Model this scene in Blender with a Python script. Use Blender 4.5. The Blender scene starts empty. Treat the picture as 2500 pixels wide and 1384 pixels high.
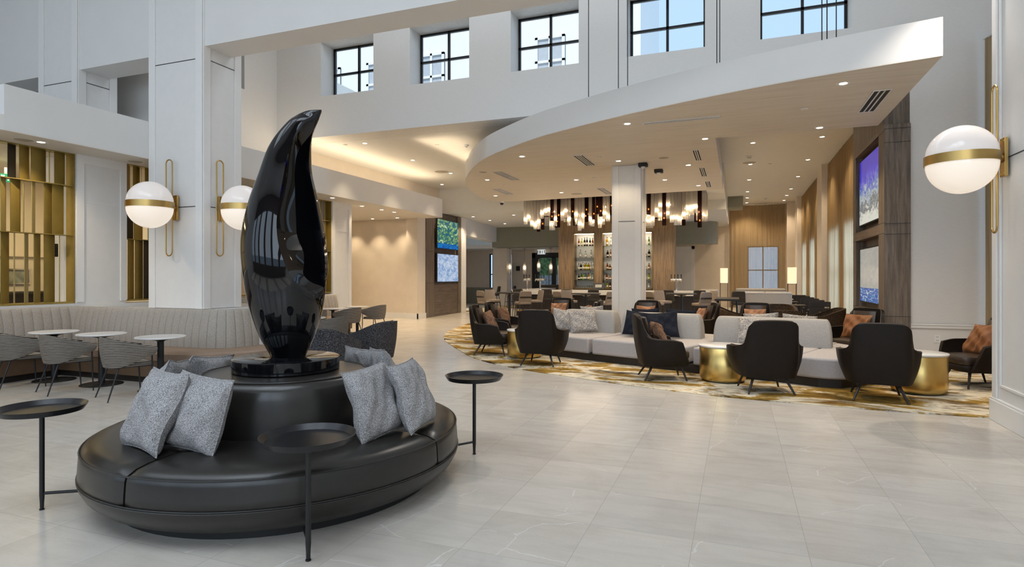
import bpy, math, random
from mathutils import Vector, Matrix
SC = bpy.context.scene
COL = SC.collection
PI = math.pi
R = math.radians
rnd = random.Random(7)

# ---------------------------------------------------------------- mesh helpers
class MB:
    def __init__(s):
        s.v = []; s.f = []
    def add(s, vs, fs):
        n = len(s.v)
        s.v += [tuple(p) for p in vs]
        s.f += [tuple(i + n for i in f) for f in fs]
        return s
    def box(s, x0, x1, y0, y1, z0, z1):
        return s.add([(x0,y0,z0),(x1,y0,z0),(x1,y1,z0),(x0,y1,z0),(x0,y0,z1),(x1,y0,z1),(x1,y1,z1),(x0,y1,z1)],
                     [(0,3,2,1),(4,5,6,7),(0,1,5,4),(1,2,6,5),(2,3,7,6),(3,0,4,7)])
    def obox(s, c, size, rz=0, rx=0, ry=0):
        m = Matrix.Translation(c) @ Matrix.Rotation(rz,4,'Z') @ Matrix.Rotation(rx,4,'X') @ Matrix.Rotation(ry,4,'Y')
        a,b,d = size[0]/2,size[1]/2,size[2]/2
        t = MB().box(-a,a,-b,b,-d,d)
        return s.add([m @ Vector(p) for p in t.v], t.f)
    def prism(s, pts, z0, z1):
        n = len(pts)
        ar = sum(pts[i][0]*pts[(i+1)%n][1]-pts[(i+1)%n][0]*pts[i][1] for i in range(n))
        if ar < 0: pts = pts[::-1]
        vs = [(x,y,z0) for x,y in pts] + [(x,y,z1) for x,y in pts]
        fs = [tuple(range(n-1,-1,-1)), tuple(range(n,2*n))] + [(i,(i+1)%n,n+(i+1)%n,n+i) for i in range(n)]
        return s.add(vs, fs)
    def lathe(s, prof, n=48, c=(0,0,0), a0=0.0, a1=2*PI):
        full = abs(a1-a0-2*PI) < 1e-6
        m = n if full else n+1
        vs = []
        for r,z in prof:
            for k in range(m):
                a = a0+(a1-a0)*k/n
                vs.append((c[0]+r*math.cos(a), c[1]+r*math.sin(a), c[2]+z))
        fs = []
        for j in range(len(prof)-1):
            for k in range(n):
                k2 = (k+1) % m if full else k+1
                fs.append((j*m+k, j*m+k2, (j+1)*m+k2, (j+1)*m+k))
        if full:
            if prof[0][0] > 1e-5: fs.append(tuple(range(m-1,-1,-1)))
            if prof[-1][0] > 1e-5: fs.append(tuple((len(prof)-1)*m+k for k in range(m)))
        else:
            fs.append(tuple(j*m for j in range(len(prof))))
            fs.append(tuple(j*m+n for j in range(len(prof)-1,-1,-1)))
        return s.add(vs, fs)
    def tube(s, pts, r, n=8, closed=False):
        pts = [Vector(p) for p in pts]
        rr = r if isinstance(r,(list,tuple)) else [r]*len(pts)
        N = len(pts); vs = []; up = None
        for i,p in enumerate(pts):
            if closed: t = pts[(i+1)%N]-pts[i-1]
            else: t = pts[min(i+1,N-1)]-pts[max(i-1,0)]
            t.normalize()
            if up is None:
                up = Vector((0,0,1)) if abs(t.z) < .9 else Vector((1,0,0))
            a = t.cross(up)
            if a.length < 1e-4: a = t.cross(Vector((0,1,0)))
            a.normalize(); b = a.cross(t); up = b
            for k in range(n):
                an = 2*PI*k/n
                vs.append(p + a*(rr[i]*math.cos(an)) + b*(rr[i]*math.sin(an)))
        fs = []
        for i in range(N if closed else N-1):
            for k in range(n):
                j = (i+1) % N
                fs.append((i*n+k, i*n+(k+1)%n, j*n+(k+1)%n, j*n+k))
        if not closed:
            fs.append(tuple(range(n-1,-1,-1))); fs.append(tuple((N-1)*n+k for k in range(n)))
        return s.add(vs, fs)
    def grid(s, rows, cu=False, cv=False):
        h = len(rows); w = len(rows[0])
        vs = [p for r_ in rows for p in r_]
        fs = []
        for j in range(h if cv else h-1):
            for i in range(w if cu else w-1):
                j2 = (j+1) % h; i2 = (i+1) % w
                fs.append((j*w+i, j*w+i2, j2*w+i2, j2*w+i))
        return s.add(vs, fs)
    def sheet(s, rows, t):
        """a grid with thickness t along its normals (closed shell)"""
        h = len(rows); w = len(rows[0])
        P = [[Vector(p) for p in r_] for r_ in rows]
        Q = []
        for j in range(h):
            q = []
            for i in range(w):
                du = P[j][min(i+1,w-1)]-P[j][max(i-1,0)]
                dv = P[min(j+1,h-1)][i]-P[max(j-1,0)][i]
                n_ = du.cross(dv)
                if n_.length > 1e-9: n_.normalize()
                tt = t[j][i] if isinstance(t, list) else t
                q.append(P[j][i]+n_*tt)
            Q.append(q)
        vs = [p for r_ in P for p in r_]+[p for r_ in Q for p in r_]
        o = h*w; fs = []
        for j in range(h-1):
            for i in range(w-1):
                a,b,c_,d = j*w+i, j*w+i+1, (j+1)*w+i+1, (j+1)*w+i
                fs.append((d,c_,b,a)); fs.append((o+a,o+b,o+c_,o+d))
        def rim(e):
            for a,b in zip(e,e[1:]): fs.append((a,b,o+b,o+a))
        rim([i for i in range(w)]); rim([(h-1)*w+i for i in range(w-1,-1,-1)])
        rim([j*w for j in range(h-1,-1,-1)]); rim([j*w+w-1 for j in range(h)])
        return s.add(vs, fs)
    def xf(s, m):
        s.v = [tuple(m @ Vector(p)) for p in s.v]; return s
    def mesh(s, name, mat, smooth=True, ang=40):
        me = bpy.data.meshes.new(name)
        me.from_pydata(s.v, [], s.f)
        me.validate(); me.update()
        if mat: me.materials.append(mat)
        if smooth:
            me.shade_smooth()
            me.set_sharp_from_angle(angle=R(ang))
        return me
    def build(s, name, mat, parent=None, smooth=True, bevel=0, seg=2, sub=0, ang=40, loc=None, rot=None):
        o = bpy.data.objects.new(name, s.mesh(name, mat, smooth, ang))
        COL.objects.link(o)
        if parent: o.parent = parent
        if loc: o.location = loc
        if rot: o.rotation_euler = rot
        if bevel:
            b = o.modifiers.new('bevel','BEVEL'); b.width = bevel; b.segments = seg; b.limit_method = 'ANGLE'; b.angle_limit = R(50)
        if sub:
            m = o.modifiers.new('sub','SUBSURF'); m.levels = sub; m.render_levels = sub
        return o

def tag(o, label, cat, group=None):
    o['label'] = label; o['category'] = cat
    if group: o['group'] = group
    return o
def thing(name, label, cat, loc=(0,0,0), rz=0, group=None):
    o = bpy.data.objects.new(name, None); COL.objects.link(o)
    o.empty_display_size = .1
    o.location = loc; o.rotation_euler = (0,0,rz)
    return tag(o, label, cat, group)
def struct(o):
    o['kind'] = 'structure'; return o
def dup(root, label, loc=None, rz=None, rot=None):
    r_ = root.copy(); COL.objects.link(r_)
    if loc is not None: r_.location = loc
    if rz is not None: r_.rotation_euler = (0,0,rz)
    if rot is not None: r_.rotation_euler = rot
    r_['label'] = label
    for ch in list(root.children):
        c = ch.copy(); COL.objects.link(c); c.parent = r_
        for g in list(ch.children):
            d = g.copy(); COL.objects.link(d); d.parent = c
    return r_
def smoothstep(t):
    t = max(0, min(1, t)); return t*t*(3-2*t)
def interp(tab, x):
    if x <= tab[0][0]: return tab[0][1]
    for (a,b),(c,d) in zip(tab, tab[1:]):
        if x <= c: return b+(d-b)*(x-a)/(c-a)
    return tab[-1][1]
def catmull(P, n, closed=False):
    out = []; N = len(P); P = [Vector(p) for p in P]
    for i in range(N if closed else N-1):
        if closed: a,b,c,d = P[i-1],P[i],P[(i+1)%N],P[(i+2)%N]
        else: a,b,c,d = P[max(i-1,0)],P[i],P[i+1],P[min(i+2,N-1)]
        for k in range(n):
            t = k/n
            out.append(.5*((2*b)+(c-a)*t+(2*a-5*b+4*c-d)*t*t+(3*b-a-3*c+d)*t**3))
    if not closed: out.append(P[-1].copy())
    return out

# ---------------------------------------------------------------- materials
def lin(h):
    h = h.lstrip('#'); c = [int(h[i:i+2],16)/255 for i in (0,2,4)]
    return tuple(x/12.92 if x <= .04045 else ((x+.055)/1.055)**2.4 for x in c)
class NT:
    def __init__(s, name):
        s.m = bpy.data.materials.new(name); s.m.use_nodes = True
        s.t = s.m.node_tree; s.b = s.t.nodes['Principled BSDF']; s.out = s.t.nodes['Material Output']
    def n(s, typ, **kw):
        x = s.t.nodes.new(typ)
        for k,v in kw.items():
            if k in x.inputs.keys() and not hasattr(x,k): x.inputs[k].default_value = v
            else: setattr(x,k,v)
        return x
    def l(s, a, b): s.t.links.new(a,b)
    def coord(s, scale=(1,1,1), rot=(0,0,0), loc=(0,0,0), out='Object'):
        c = s.n('ShaderNodeTexCoord'); m = s.n('ShaderNodeMapping')
        m.inputs['Scale'].default_value = scale; m.inputs['Rotation'].default_value = rot; m.inputs['Location'].default_value = loc
        s.l(c.outputs[out], m.inputs['Vector']); return m.outputs['Vector']
    def noise(s, vec, scale=5, detail=4, rough=.5, dist=0):
        x = s.n('ShaderNodeTexNoise'); x.inputs['Scale'].default_value = scale; x.inputs['Detail'].default_value = detail
        x.inputs['Roughness'].default_value = rough; x.inputs['Distortion'].default_value = dist
        if vec is not None: s.l(vec, x.inputs['Vector'])
        return x.outputs['Fac']
    def ramp(s, fac, stops, mode='LINEAR'):
        x = s.n('ShaderNodeValToRGB'); e = x.color_ramp; e.interpolation = mode
        while len(e.elements) < len(stops): e.elements.new(.5)
        for el,(p,c) in zip(e.elements, stops):
            el.position = p; el.color = (*c,1) if len(c)==3 else c
        s.l(fac, x.inputs['Fac']); return x.outputs['Color']
    def mix(s, fac, a, b, blend='MIX'):
        x = s.n('ShaderNodeMix', data_type='RGBA', blend_type=blend)
        for sock,v in ((x.inputs[0],fac),(x.inputs[6],a),(x.inputs[7],b)):
            if hasattr(v,'is_linked') or hasattr(v,'links'): s.l(v,sock)
            else: sock.default_value = v if not isinstance(v,tuple) else ((*v,1) if len(v)==3 else v)
        return x.outputs[2]
    def math(s, op, a, b=0.0, c=None):
        x = s.n('ShaderNodeMath', operation=op)
        for i,v in enumerate((a,b) if c is None else (a,b,c)):
            if hasattr(v,'links'): s.l(v,x.inputs[i])
            else: x.inputs[i].default_value = v
        return x.outputs[0]
    def bump(s, h, strength=.2, dist=.01):
        x = s.n('ShaderNodeBump'); x.inputs['Strength'].default_value = strength; x.inputs['Distance'].default_value = dist
        s.l(h, x.inputs['Height']); s.l(x.outputs['Normal'], s.b.inputs['Normal'])
    def set(s, **kw):
        for k,v in kw.items():
            k = k.replace('_',' ')
            i = s.b.inputs[k]
            if hasattr(v,'links'): s.l(v,i)
            else: i.default_value = (*v,1) if isinstance(v,tuple) and len(v)==3 and i.type=='RGBA' else v
        return s
def plain(name, col, rough=.5, metal=0.0, spec=.5, var=.06, vs=6.0, bump=0.0, bs=40.0, coat=0.0, sheen=0.0):
    """a paint or metal with a slight mottling"""
    t = NT(name); c = lin(col) if isinstance(col,str) else col
    v = t.coord()
    if var:
        f = t.noise(v, vs, 3)
        t.set(Base_Color=t.ramp(f, [(.3,tuple(x*(1-var) for x in c)),(.7,tuple(min(1,x*(1+var)) for x in c))]))
    else: t.set(Base_Color=c)
    t.set(Roughness=rough, Metallic=metal, Specular_IOR_Level=spec, Coat_Weight=coat)
    if sheen: t.set(Sheen_Weight=sheen)
    if bump: t.bump(t.noise(v, bs, 4), bump, .005)
    return t.m
def glow(name, col, strength, rough=.4, body=None):
    t = NT(name); c = lin(col) if isinstance(col,str) else col
    t.set(Base_Color=body or c, Roughness=rough, Emission_Color=c, Emission_Strength=strength)
    return t.m
def wood(name, c1, c2, c3, axis='Z', scale=1.0, rough=.45):
    t = NT(name)
    sc = {'Z':(9,9,.55),'X':(.55,9,9),'Y':(9,.55,9)}[axis]
    v = t.coord(scale=tuple(x*scale for x in sc))
    f = t.noise(v, 2.2, 7, .62, .4); g = t.noise(t.coord(scale=tuple(x*scale*3 for x in sc)), 6, 3)
    k = t.math('ADD', t.math('MULTIPLY', f, .8), t.math('MULTIPLY', g, .2))
    t.set(Base_Color=t.ramp(k, [(.33,lin(c1)),(.5,lin(c2)),(.68,lin(c3))]), Roughness=rough)
    t.bump(k, .08, .003)
    return t.m
def glass(name, col=(1,1,1), rough=0.02, alpha=.25, ior=1.45):
    t = NT(name)
    tr = t.n('ShaderNodeBsdfTransparent'); tr.inputs['Color'].default_value = (*col,1)
    gl = t.n('ShaderNodeBsdfGlossy'); gl.inputs['Roughness'].default_value = rough; gl.inputs['Color'].default_value = (.9,.9,.9,1)
    fr = t.n('ShaderNodeLayerWeight'); fr.inputs['Blend'].default_value = alpha
    mx = t.n('ShaderNodeMixShader')
    t.l(fr.outputs['Fresnel'], mx.inputs[0]); t.l(tr.outputs[0], mx.inputs[1]); t.l(gl.outputs[0], mx.inputs[2])
    t.l(mx.outputs[0], t.out.inputs['Surface'])
    return t.m

M = {}
M['paint'] = plain('white_wall_paint', (.72,.71,.69), .6, var=.02, vs=1.5)
M['panel'] = plain('satin_white_panel', (.74,.73,.71), .38, var=.015)
M['ceilpaint'] = plain('ceiling_paint', (.76,.75,.72), .7, var=.015)
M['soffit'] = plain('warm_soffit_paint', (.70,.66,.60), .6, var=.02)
M['cream'] = plain('cream_wallcover', (.70,.62,.52), .65, var=.03, vs=3)
M['olive'] = plain('olive_green_paint', (.26,.26,.20), .6, var=.03)
M['trim'] = plain('white_trim_gloss', (.78,.77,.75), .3, var=.01)
M['joint'] = plain('shadow_gap_dark', (.03,.03,.03), .8, var=0)
t = NT('vinyl_wallcover')
v = t.coord(scale=(2,2,60))
t.set(Base_Color=t.ramp(t.noise(v,6,4), [(.3,(.68,.66,.63)),(.7,(.75,.73,.70))]), Roughness=.6)
t.bump(t.noise(v,8,3), .08, .002); M['vinyl'] = t.m
t = NT('streaked_ceiling_panel')
v = t.coord(scale=(.35,7,1))
t.set(Base_Color=t.ramp(t.noise(v,2.2,6,.6,.3), [(.3,(.60,.54,.47)),(.52,(.68,.63,.56)),(.72,(.72,.67,.60))]), Roughness=.5)
M['streak'] = t.m
# floor tiles
t = NT('limestone_floor_tiles')
v = t.coord(loc=(.255,-4.45+.62*40,0))
br = t.n('ShaderNodeTexBrick'); br.offset = 0; br.squash = 1
br.inputs['Scale'].default_value = 1; br.inputs['Brick Width'].default_value = .645; br.inputs['Row Height'].default_value = .62
br.inputs['Mortar Size'].default_value = .0022; br.inputs['Mortar Smooth'].default_value = .1; br.inputs['Bias'].default_value = 0
br.inputs['Color1'].default_value = (0,0,0,1); br.inputs['Color2'].default_value = (1,1,1,1); br.inputs['Mortar'].default_value = (.5,.5,.5,1)
t.l(v, br.inputs['Vector'])
per = br.outputs['Color']
# each tile gets its own slice of the stone: shift by the tile's random value
sep = t.n('ShaderNodeVectorMath', operation='MULTIPLY_ADD')
cmb = t.n('ShaderNodeCombineXYZ'); t.l(per, cmb.inputs[2]); 
t.l(cmb.outputs[0], sep.inputs[0]); sep.inputs[1].default_value = (0,0,37); t.l(v, sep.inputs[2])
sv = sep.outputs[0]
cloud = t.noise(sv, 1.6, 6, .6, .6); fine = t.noise(sv, 26, 5, .7); speck = t.noise(sv, 120, 2, .5)
base = t.ramp(cloud, [(.25,(.50,.46,.405)),(.45,(.565,.525,.47)),(.6,(.60,.56,.505)),(.8,(.54,.48,.41))])
tone = t.ramp(per, [(0,(.93,.93,.93)),(.35,(1,.99,.975)),(.6,(.97,.955,.935)),(1,(1.03,1.025,1.01))])
base = t.mix(1.0, base, tone, 'MULTIPLY')
base = t.mix(t.math('MULTIPLY', t.math('GREATER_THAN', speck, .69), .35), base, (.25,.21,.18))
base = t.mix(t.math('MULTIPLY', t.math('SUBTRACT', fine, .35), .25), base, (.62,.58,.53))
vd = t.n('ShaderNodeVectorMath', operation='MULTIPLY_ADD')
wob = t.n('ShaderNodeTexNoise'); wob.inputs['Scale'].default_value = 5; wob.inputs['Detail'].default_value = 5; t.l(sv, wob.inputs['Vector'])
t.l(wob.outputs['Color'], vd.inputs[0]); vd.inputs[1].default_value = (.10,.10,.10); t.l(sv, vd.inputs[2])
vo = t.n('ShaderNodeTexVoronoi', feature='DISTANCE_TO_EDGE'); vo.inputs['Scale'].default_value = .85; t.l(vd.outputs[0], vo.inputs['Vector'])
vl = t.math('LESS_THAN', vo.outputs['Distance'], .0028)
vm = t.math('MULTIPLY', vl, t.math('GREATER_THAN', t.noise(sv, 1.1, 2), .53))
base = t.mix(t.math('MULTIPLY', vm, .55), base, (.74,.72,.69))
streak = t.noise(t.coord(scale=(1.2,9,1)), 1.2, 5, .6, .5)
base = t.mix(t.math('MULTIPLY', t.math('SUBTRACT', streak, .45), .8), base, (.33,.29,.25))
base = t.mix(t.math('MULTIPLY', br.outputs['Fac'], .5), base, (.30,.275,.25))
t.set(Base_Color=base, Roughness=t.math('ADD', t.math('MULTIPLY', fine, .14), .17), Specular_IOR_Level=.45)
t.bump(t.math('SUBTRACT', 1.0, br.outputs['Fac']), .15, .002)
M['floor'] = t.m
# rug
t = NT('abstract_patterned_carpet')
wv = t.noise(t.coord(scale=(5,30,1)), 2.4, 5, .8)
a1 = t.noise(t.coord(scale=(.55,1.1,1)), 1.25, 8, .66, .6)
a2 = t.noise(t.coord(scale=(.6,1.2,1), loc=(7,3,0)), 1.05, 8, .66, .5)
k1 = t.math('ADD', t.math('MULTIPLY', a1, .82), t.math('MULTIPLY', wv, .13))
k2 = t.math('ADD', t.math('MULTIPLY', a2, .84), t.math('MULTIPLY', wv, .16))
gold, och, crm, blk, gry = lin('9a7a38'), lin('6e5326'), lin('e0d6c0'), lin('1a1715'), lin('a39d94')
c = t.ramp(k1, [(.36,och),(.425,gold),(.455,lin('a8894a')),(.475,crm),(.53,lin('c9bea6')),(.548,gry),(.57,lin('9c7f44')),(.61,och)])
dk = t.ramp(k2, [(.535,(0,0,0)),(.60,(1,1,1))])
sp_ = t.n('ShaderNodeSeparateColor'); t.l(dk, sp_.inputs[0])
c = t.mix(sp_.outputs[0], c, blk)
dk2 = t.ramp(k2, [(.40,(1,1,1)),(.46,(0,0,0))]); sp2 = t.n('ShaderNodeSeparateColor'); t.l(dk2, sp2.inputs[0])
c = t.mix(t.math('MULTIPLY', sp2.outputs[0], .85), c, lin('5d4318'))
t.set(Base_Color=c, Roughness=.95, Specular_IOR_Level=.1)
t.bump(t.noise(t.coord(), 180, 2), .35, .006); M['rug'] = t.m
# fabrics
def tweed(name, dark, mid, light, sc=150, bump=.5):
    t = NT(name); v = t.coord(scale=(1,1,1))
    vo = t.n('ShaderNodeTexVoronoi'); vo.inputs['Scale'].default_value = sc; t.l(v, vo.inputs['Vector'])
    nz = t.noise(v, sc*.55, 3, .7)
    k = t.math('ADD', t.math('MULTIPLY', vo.outputs['Distance'], .55), t.math('MULTIPLY', nz, .75))
    t.set(Base_Color=t.ramp(k, [(.42,lin(light)),(.62,lin(mid)),(.78,lin(dark))]), Roughness=.9, Specular_IOR_Level=.2)
    t.bump(k, bump, .004); return t.m
M['tweed'] = tweed('grey_white_tweed', '5f5f66', 'a5a3a2', 'd8d5d1', 310, .6)
M['darktweed'] = tweed('charcoal_tweed', '17171b', '3f3e42', '77767a', 120, .3)
M['greyfab'] = tweed('pale_grey_linen', '9a9696', 'b2aeae', 'c5c1c0', 300, .15)
M['greyfab2'] = tweed('grey_green_linen', '918f8c', 'a8a6a3', 'bab8b5', 300, .15)
M['navy'] = tweed('navy_linen', '0b0d14', '1d212c', '333946', 190, .2)
M['fuzzy'] = tweed('fuzzy_silver_knit', '7f7a76', 'a7a29d', 'c9c5c1', 70, .7)
M['chenille'] = tweed('dusty_copper_chenille', '5c4132', '7f5f4a', '9d8069', 110, .5)
M['velvet'] = plain('copper_velvet', '7d4a1c', .5, var=.12, vs=14, bump=.25, bs=14, sheen=.12)
M['copper'] = plain('copper_velvet_pale', '96694a', .6, var=.15, vs=16, bump=.25, bs=16, sheen=.12)
t = NT('ribbed_stripe_weave')
v = t.coord(scale=(1,1,1))
w = t.n('ShaderNodeTexWave', wave_type='BANDS', bands_direction='Z'); w.inputs['Scale'].default_value = 14; w.inputs['Distortion'].default_value = .4; t.l(v, w.inputs['Vector'])
f = t.noise(t.coord(scale=(3,3,40)), 3, 3)
f2 = t.noise(v, 160, 2)
k = t.math('ADD', t.math('MULTIPLY', w.outputs['Fac'], .45), t.math('ADD', t.math('MULTIPLY', f, .4), t.math('MULTIPLY', f2, .25)))
t.set(Base_Color=t.ramp(k, [(.25,lin('2f2c2a')),(.5,lin('68625b')),(.75,lin('938c82'))]), Roughness=.85, Specular_IOR_Level=.2)
t.bump(k, .5, .004); M['weave'] = t.m
M['channel'] = tweed('oatmeal_channel_fabric', '948c82', 'ada59b', 'bfb7ac', 230, .15)
M['tanleather'] = plain('taupe_bench_leather', '8a7461', .5, var=.08, bump=.05, bs=60)
M['tanbase'] = plain('brown_bench_front', '6a5440', .5, var=.08)
M['ottoman'] = plain('charcoal_leather', (.0165,.0148,.0125), .30, var=.12, vs=14, bump=.06, bs=90, spec=.55)
M['ottodrum'] = plain('charcoal_leather_drum', (.018,.0162,.014), .28, var=.1, vs=10, bump=.05, bs=90, spec=.6)
M['lounge'] = plain('espresso_leather', (.0115,.0075,.0052), .5, var=.1, vs=12, bump=.04, bs=120, spec=.22)
M['loungefront'] = plain('brown_leather', (.040,.027,.018), .36, var=.12, vs=12, bump=.05, bs=100, spec=.55)
M['black'] = plain('black_metal', (.018,.018,.019), .38, metal=.3, var=.05)
M['tray'] = plain('black_powder_coat', (.022,.022,.024), .30, metal=.5, var=.05)
M['darkwood'] = plain('dark_espresso_wood', (.020,.015,.012), .4, var=.15)
M['gloss'] = plain('black_gloss_lacquer', (.003,.003,.004), .03, var=0, spec=.5)
M['bronze'] = plain('dark_bronze_frame', (.22,.15,.07), .4, metal=.8, var=.05)
M['brass'] = plain('satin_brass', (.52,.345,.12), .32, metal=1.0, var=.05)
M['gold'] = plain('brushed_gold_metal', (.66,.47,.17), .30, metal=1.0, var=.06)
M['screen'] = plain('gold_painted_blade', (.33,.24,.06), .38, metal=.55, var=.06)
M['screendark'] = plain('dark_bronze_blade', (.02,.018,.018), .4, metal=.3, var=.05)
M['steel'] = plain('chrome_steel', (.7,.7,.7), .15, metal=1.0, var=0)
M['marble'] = plain('white_marble', (.72,.71,.69), .2, var=.08, vs=4)
M['counter'] = plain('pale_quartz', (.62,.60,.57), .22, var=.06, vs=9)
M['wood'] = wood('grey_brown_walnut', '51463c', '6d6156', '887b6e')
M['woodH'] = wood('grey_brown_walnut_across', '4b4037', '655950', '7d7064', 'X')
M['woodbar'] = wood('bar_oak', '5f4c37', '7d664b', '957c5b')
M['stool'] = plain('taupe_stool_fabric', '82766a', .7, var=.08)
M['stooldark'] = plain('dark_stool_fabric', '25211e', .6, var=.08)
M['white'] = plain('white_plastic', (.8,.8,.78), .4, var=0)
M['grille'] = plain('dark_vent_slot', (.02,.02,.02), .7, var=0)
M['spk'] = plain('speaker_mesh_beige', (.40,.35,.28), .7, var=.02)
M['bead'] = plain('bottle_black_cap', (.02,.02,.02), .4, var=0)
M['lamp'] = glow('downlight_lens', (1,.86,.64), 14)
M['globe_top'] = glow('opal_glass_upper', (.72,.66,.62), .30, .12)
M['globe_bot'] = glow('opal_glass_lower', (.70,.62,.53), .72, .12)
M['bulb'] = glow('warm_bulb', (1,.76,.46), 70)
M['amberbulb'] = glow('amber_bulb', (1,.42,.08), 9)
M['shade'] = glow('paper_lamp_shade', (1,.80,.54), .72, .8)
M['led'] = glow('led_strip', (1,.86,.66), 12)
def tube_mat(name, tint, body, open_):
    t = NT(name)
    tp = t.n('ShaderNodeBsdfTransparent'); tp.inputs['Color'].default_value = (*tint,1)
    d = t.n('ShaderNodeBsdfTranslucent'); d.inputs['Color'].default_value = (*body,1)
    g = t.n('ShaderNodeBsdfGlossy'); g.inputs['Roughness'].default_value = .1; g.inputs['Color'].default_value = (*body,1)
    m1 = t.n('ShaderNodeMixShader'); m1.inputs[0].default_value = .3; t.l(d.outputs[0], m1.inputs[1]); t.l(g.outputs[0], m1.inputs[2])
    m2 = t.n('ShaderNodeMixShader'); m2.inputs[0].default_value = open_; t.l(m1.outputs[0], m2.inputs[1]); t.l(tp.outputs[0], m2.inputs[2])
    t.l(m2.outputs[0], t.out.inputs['Surface']); return t.m
M['tubeclear'] = tube_mat('clear_ribbed_tube', (.95,.94,.92), (.92,.90,.86), .42)
M['tubesmoke'] = tube_mat('smoked_amethyst_tube', (.42,.28,.26), (.055,.03,.032), .50)
M['pane'] = glass('window_glass', (.95,.98,1), .0, .12)
M['pane2'] = glass('clear_pane', (.96,.98,1), .0, .01)
M['shelfglass'] = glass('shelf_glass', (.9,.95,.92), .02, .2)
def curtain_mat(name, col, open_):
    t = NT(name); v = t.coord(scale=(1,1,1))
    c = lin(col)
    f = t.noise(t.coord(scale=(14,14,.2)), 3, 3)
    cc = t.ramp(f, [(.3,tuple(x*.82 for x in c)),(.7,tuple(min(1,x*1.12) for x in c))])
    d = t.n('ShaderNodeBsdfDiffuse'); tl = t.n('ShaderNodeBsdfTranslucent'); tp = t.n('ShaderNodeBsdfTransparent')
    t.l(cc, d.inputs['Color']); t.l(cc, tl.inputs['Color'])
    m1 = t.n('ShaderNodeMixShader'); m1.inputs[0].default_value = .5
    t.l(d.outputs[0], m1.inputs[1]); t.l(tl.outputs[0], m1.inputs[2])
    m2 = t.n('ShaderNodeMixShader'); m2.inputs[0].default_value = open_
    t.l(m1.outputs[0], m2.inputs[1]); t.l(tp.outputs[0], m2.inputs[2])
    t.l(m2.outputs[0], t.out.inputs['Surface']); return t.m
M['sheer'] = curtain_mat('gold_sheer', 'b8a07a', .34)
M['drape'] = curtain_mat('textured_tan_drape', 'a58f70', .0)
# ================================================================ THE SETTING
def S(name, mb, mat, parent=None, **kw):
    o = mb.build(name, mat, parent, **kw)
    if parent is None: struct(o)
    return o
flat = dict(smooth=False)
S('floor', MB().box(-17,5.2,-7.5,34.4,-.12,0), M['floor'], **flat)
# upper back wall with five clerestory openings
OPN = [-10.41+2.712*k for k in range(5)]     # left edges, 2.7 m apart
OW, OZ0, OZ1, WY = 1.64, 6.43, 7.88, 13.1
mb = MB().box(-12.3,4.6,WY,WY+.68,5.35,OZ0).box(-12.3,4.6,WY,WY+.68,OZ1,9.8)
xs = [-12.3] + [e for o_ in OPN for e in (o_,o_+OW)] + [4.6]
for a,b in zip(xs[::2], xs[1::2]): mb.box(a,b,WY,WY+.68,OZ0,OZ1)
S('wall_back_upper', mb, M['vinyl'], **flat)
def clerestory(n, x0, x1, y, z0, z1, axis='X'):
    w = thing('window', 'x', 'window'); del w['category']; del w['label']
    w.name = 'window_%d' % n; struct(w)
    t_ = .055
    def bx(a0,a1,b0,b1,c0,c1):
        return MB().box(a0,a1,b0,b1,c0,c1) if axis=='X' else MB().box(b0,b1,a0,a1,c0,c1)
    f = MB()
    for q in ((x0,x1,z0,z0+t_),(x0,x1,z1-t_,z1),(x0,x0+t_,z0,z1),(x1-t_,x1,z0,z1),((x0+x1)/2-t_/2,(x0+x1)/2+t_/2,z0,z1),(x0,x1,(z0+z1)/2-t_/2,(z0+z1)/2+t_/2)):
        b_ = bx(q[0],q[1],y-.03,y+.03,q[2],q[3]); f.add(b_.v,b_.f)
    f.build('window_frame', M['black'], w, **flat)
    g = bx(x0,x1,y-.004,y+.004,z0,z1); g.build('window_pane', M['pane'] if n < 10 else M['pane2'], w, **flat)
    return w
for i,x in enumerate(OPN): clerestory(i+1, x, x+OW, WY+.56, OZ0, OZ1)
# upper left wall with one clerestory
mb = MB().box(-12.35,-11.9,9.6,WY,4.57,6.45).box(-12.35,-11.9,9.6,WY,7.9,9.8).box(-12.35,-11.9,9.6,10.1,6.45,7.9).box(-12.35,-11.9,11.95,WY,6.45,7.9)
S('wall_left_upper', mb, M['vinyl'], **flat)
clerestory(6, 10.1, 11.95, -12.25, 6.45, 7.9, 'Y')
S('wall_left_far', MB().box(-16.2,-15.8,-7.5,34.4,0,9.8), M['paint'], **flat)
S('wall_left_return', MB().box(-15.8,-12.35,9.6,9.9,4.575,9.8), M['vinyl'], **flat)
S('wall_left_inner', MB().box(-12.2,-11.9,13.1,22.7,4.57,5.35), M['cream'], **flat)
# atrium shell around and behind the viewer
mb = MB().box(-16.2,5,-7.5,-7.2,0,1.0).box(-16.2,5,-7.5,-7.2,7.6,9.8)
WX = [-15.9,-13.2,-12.4,-9.7,-8.9,-6.2,-5.4,-2.7,-1.9,.8,1.6,4.3]
for a,b in ((-16.2,-15.9),(-13.2,-12.4),(-9.7,-8.9),(-6.2,-5.4),(-2.7,-1.9),(.8,1.6),(4.3,5)): mb.box(a,b,-7.5,-7.2,1.0,7.6)
S('wall_front', mb, M['wood'], **flat)
mb = MB().box(-16.2,5.0,-7.5,-3.2,9.6,9.8).box(-16.2,5.0,2.4,13.5,9.6,9.8).box(-16.2,5.0,-3.2,2.4,9.7,9.8)
S('ceiling_atrium', mb, M['paint'], **flat)
S('wall_right', MB().box(4.35,4.7,-7.5,12.0,0,9.8).box(4.35,4.7,12.9,13.5,0,9.8).box(4.35,4.7,12.0,12.9,5.95,9.8), M['vinyl'], **flat)
S('wall_right_back', MB().box(3.03,4.6,13.1,13.4,0,5.35), M['vinyl'], **flat)
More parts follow.
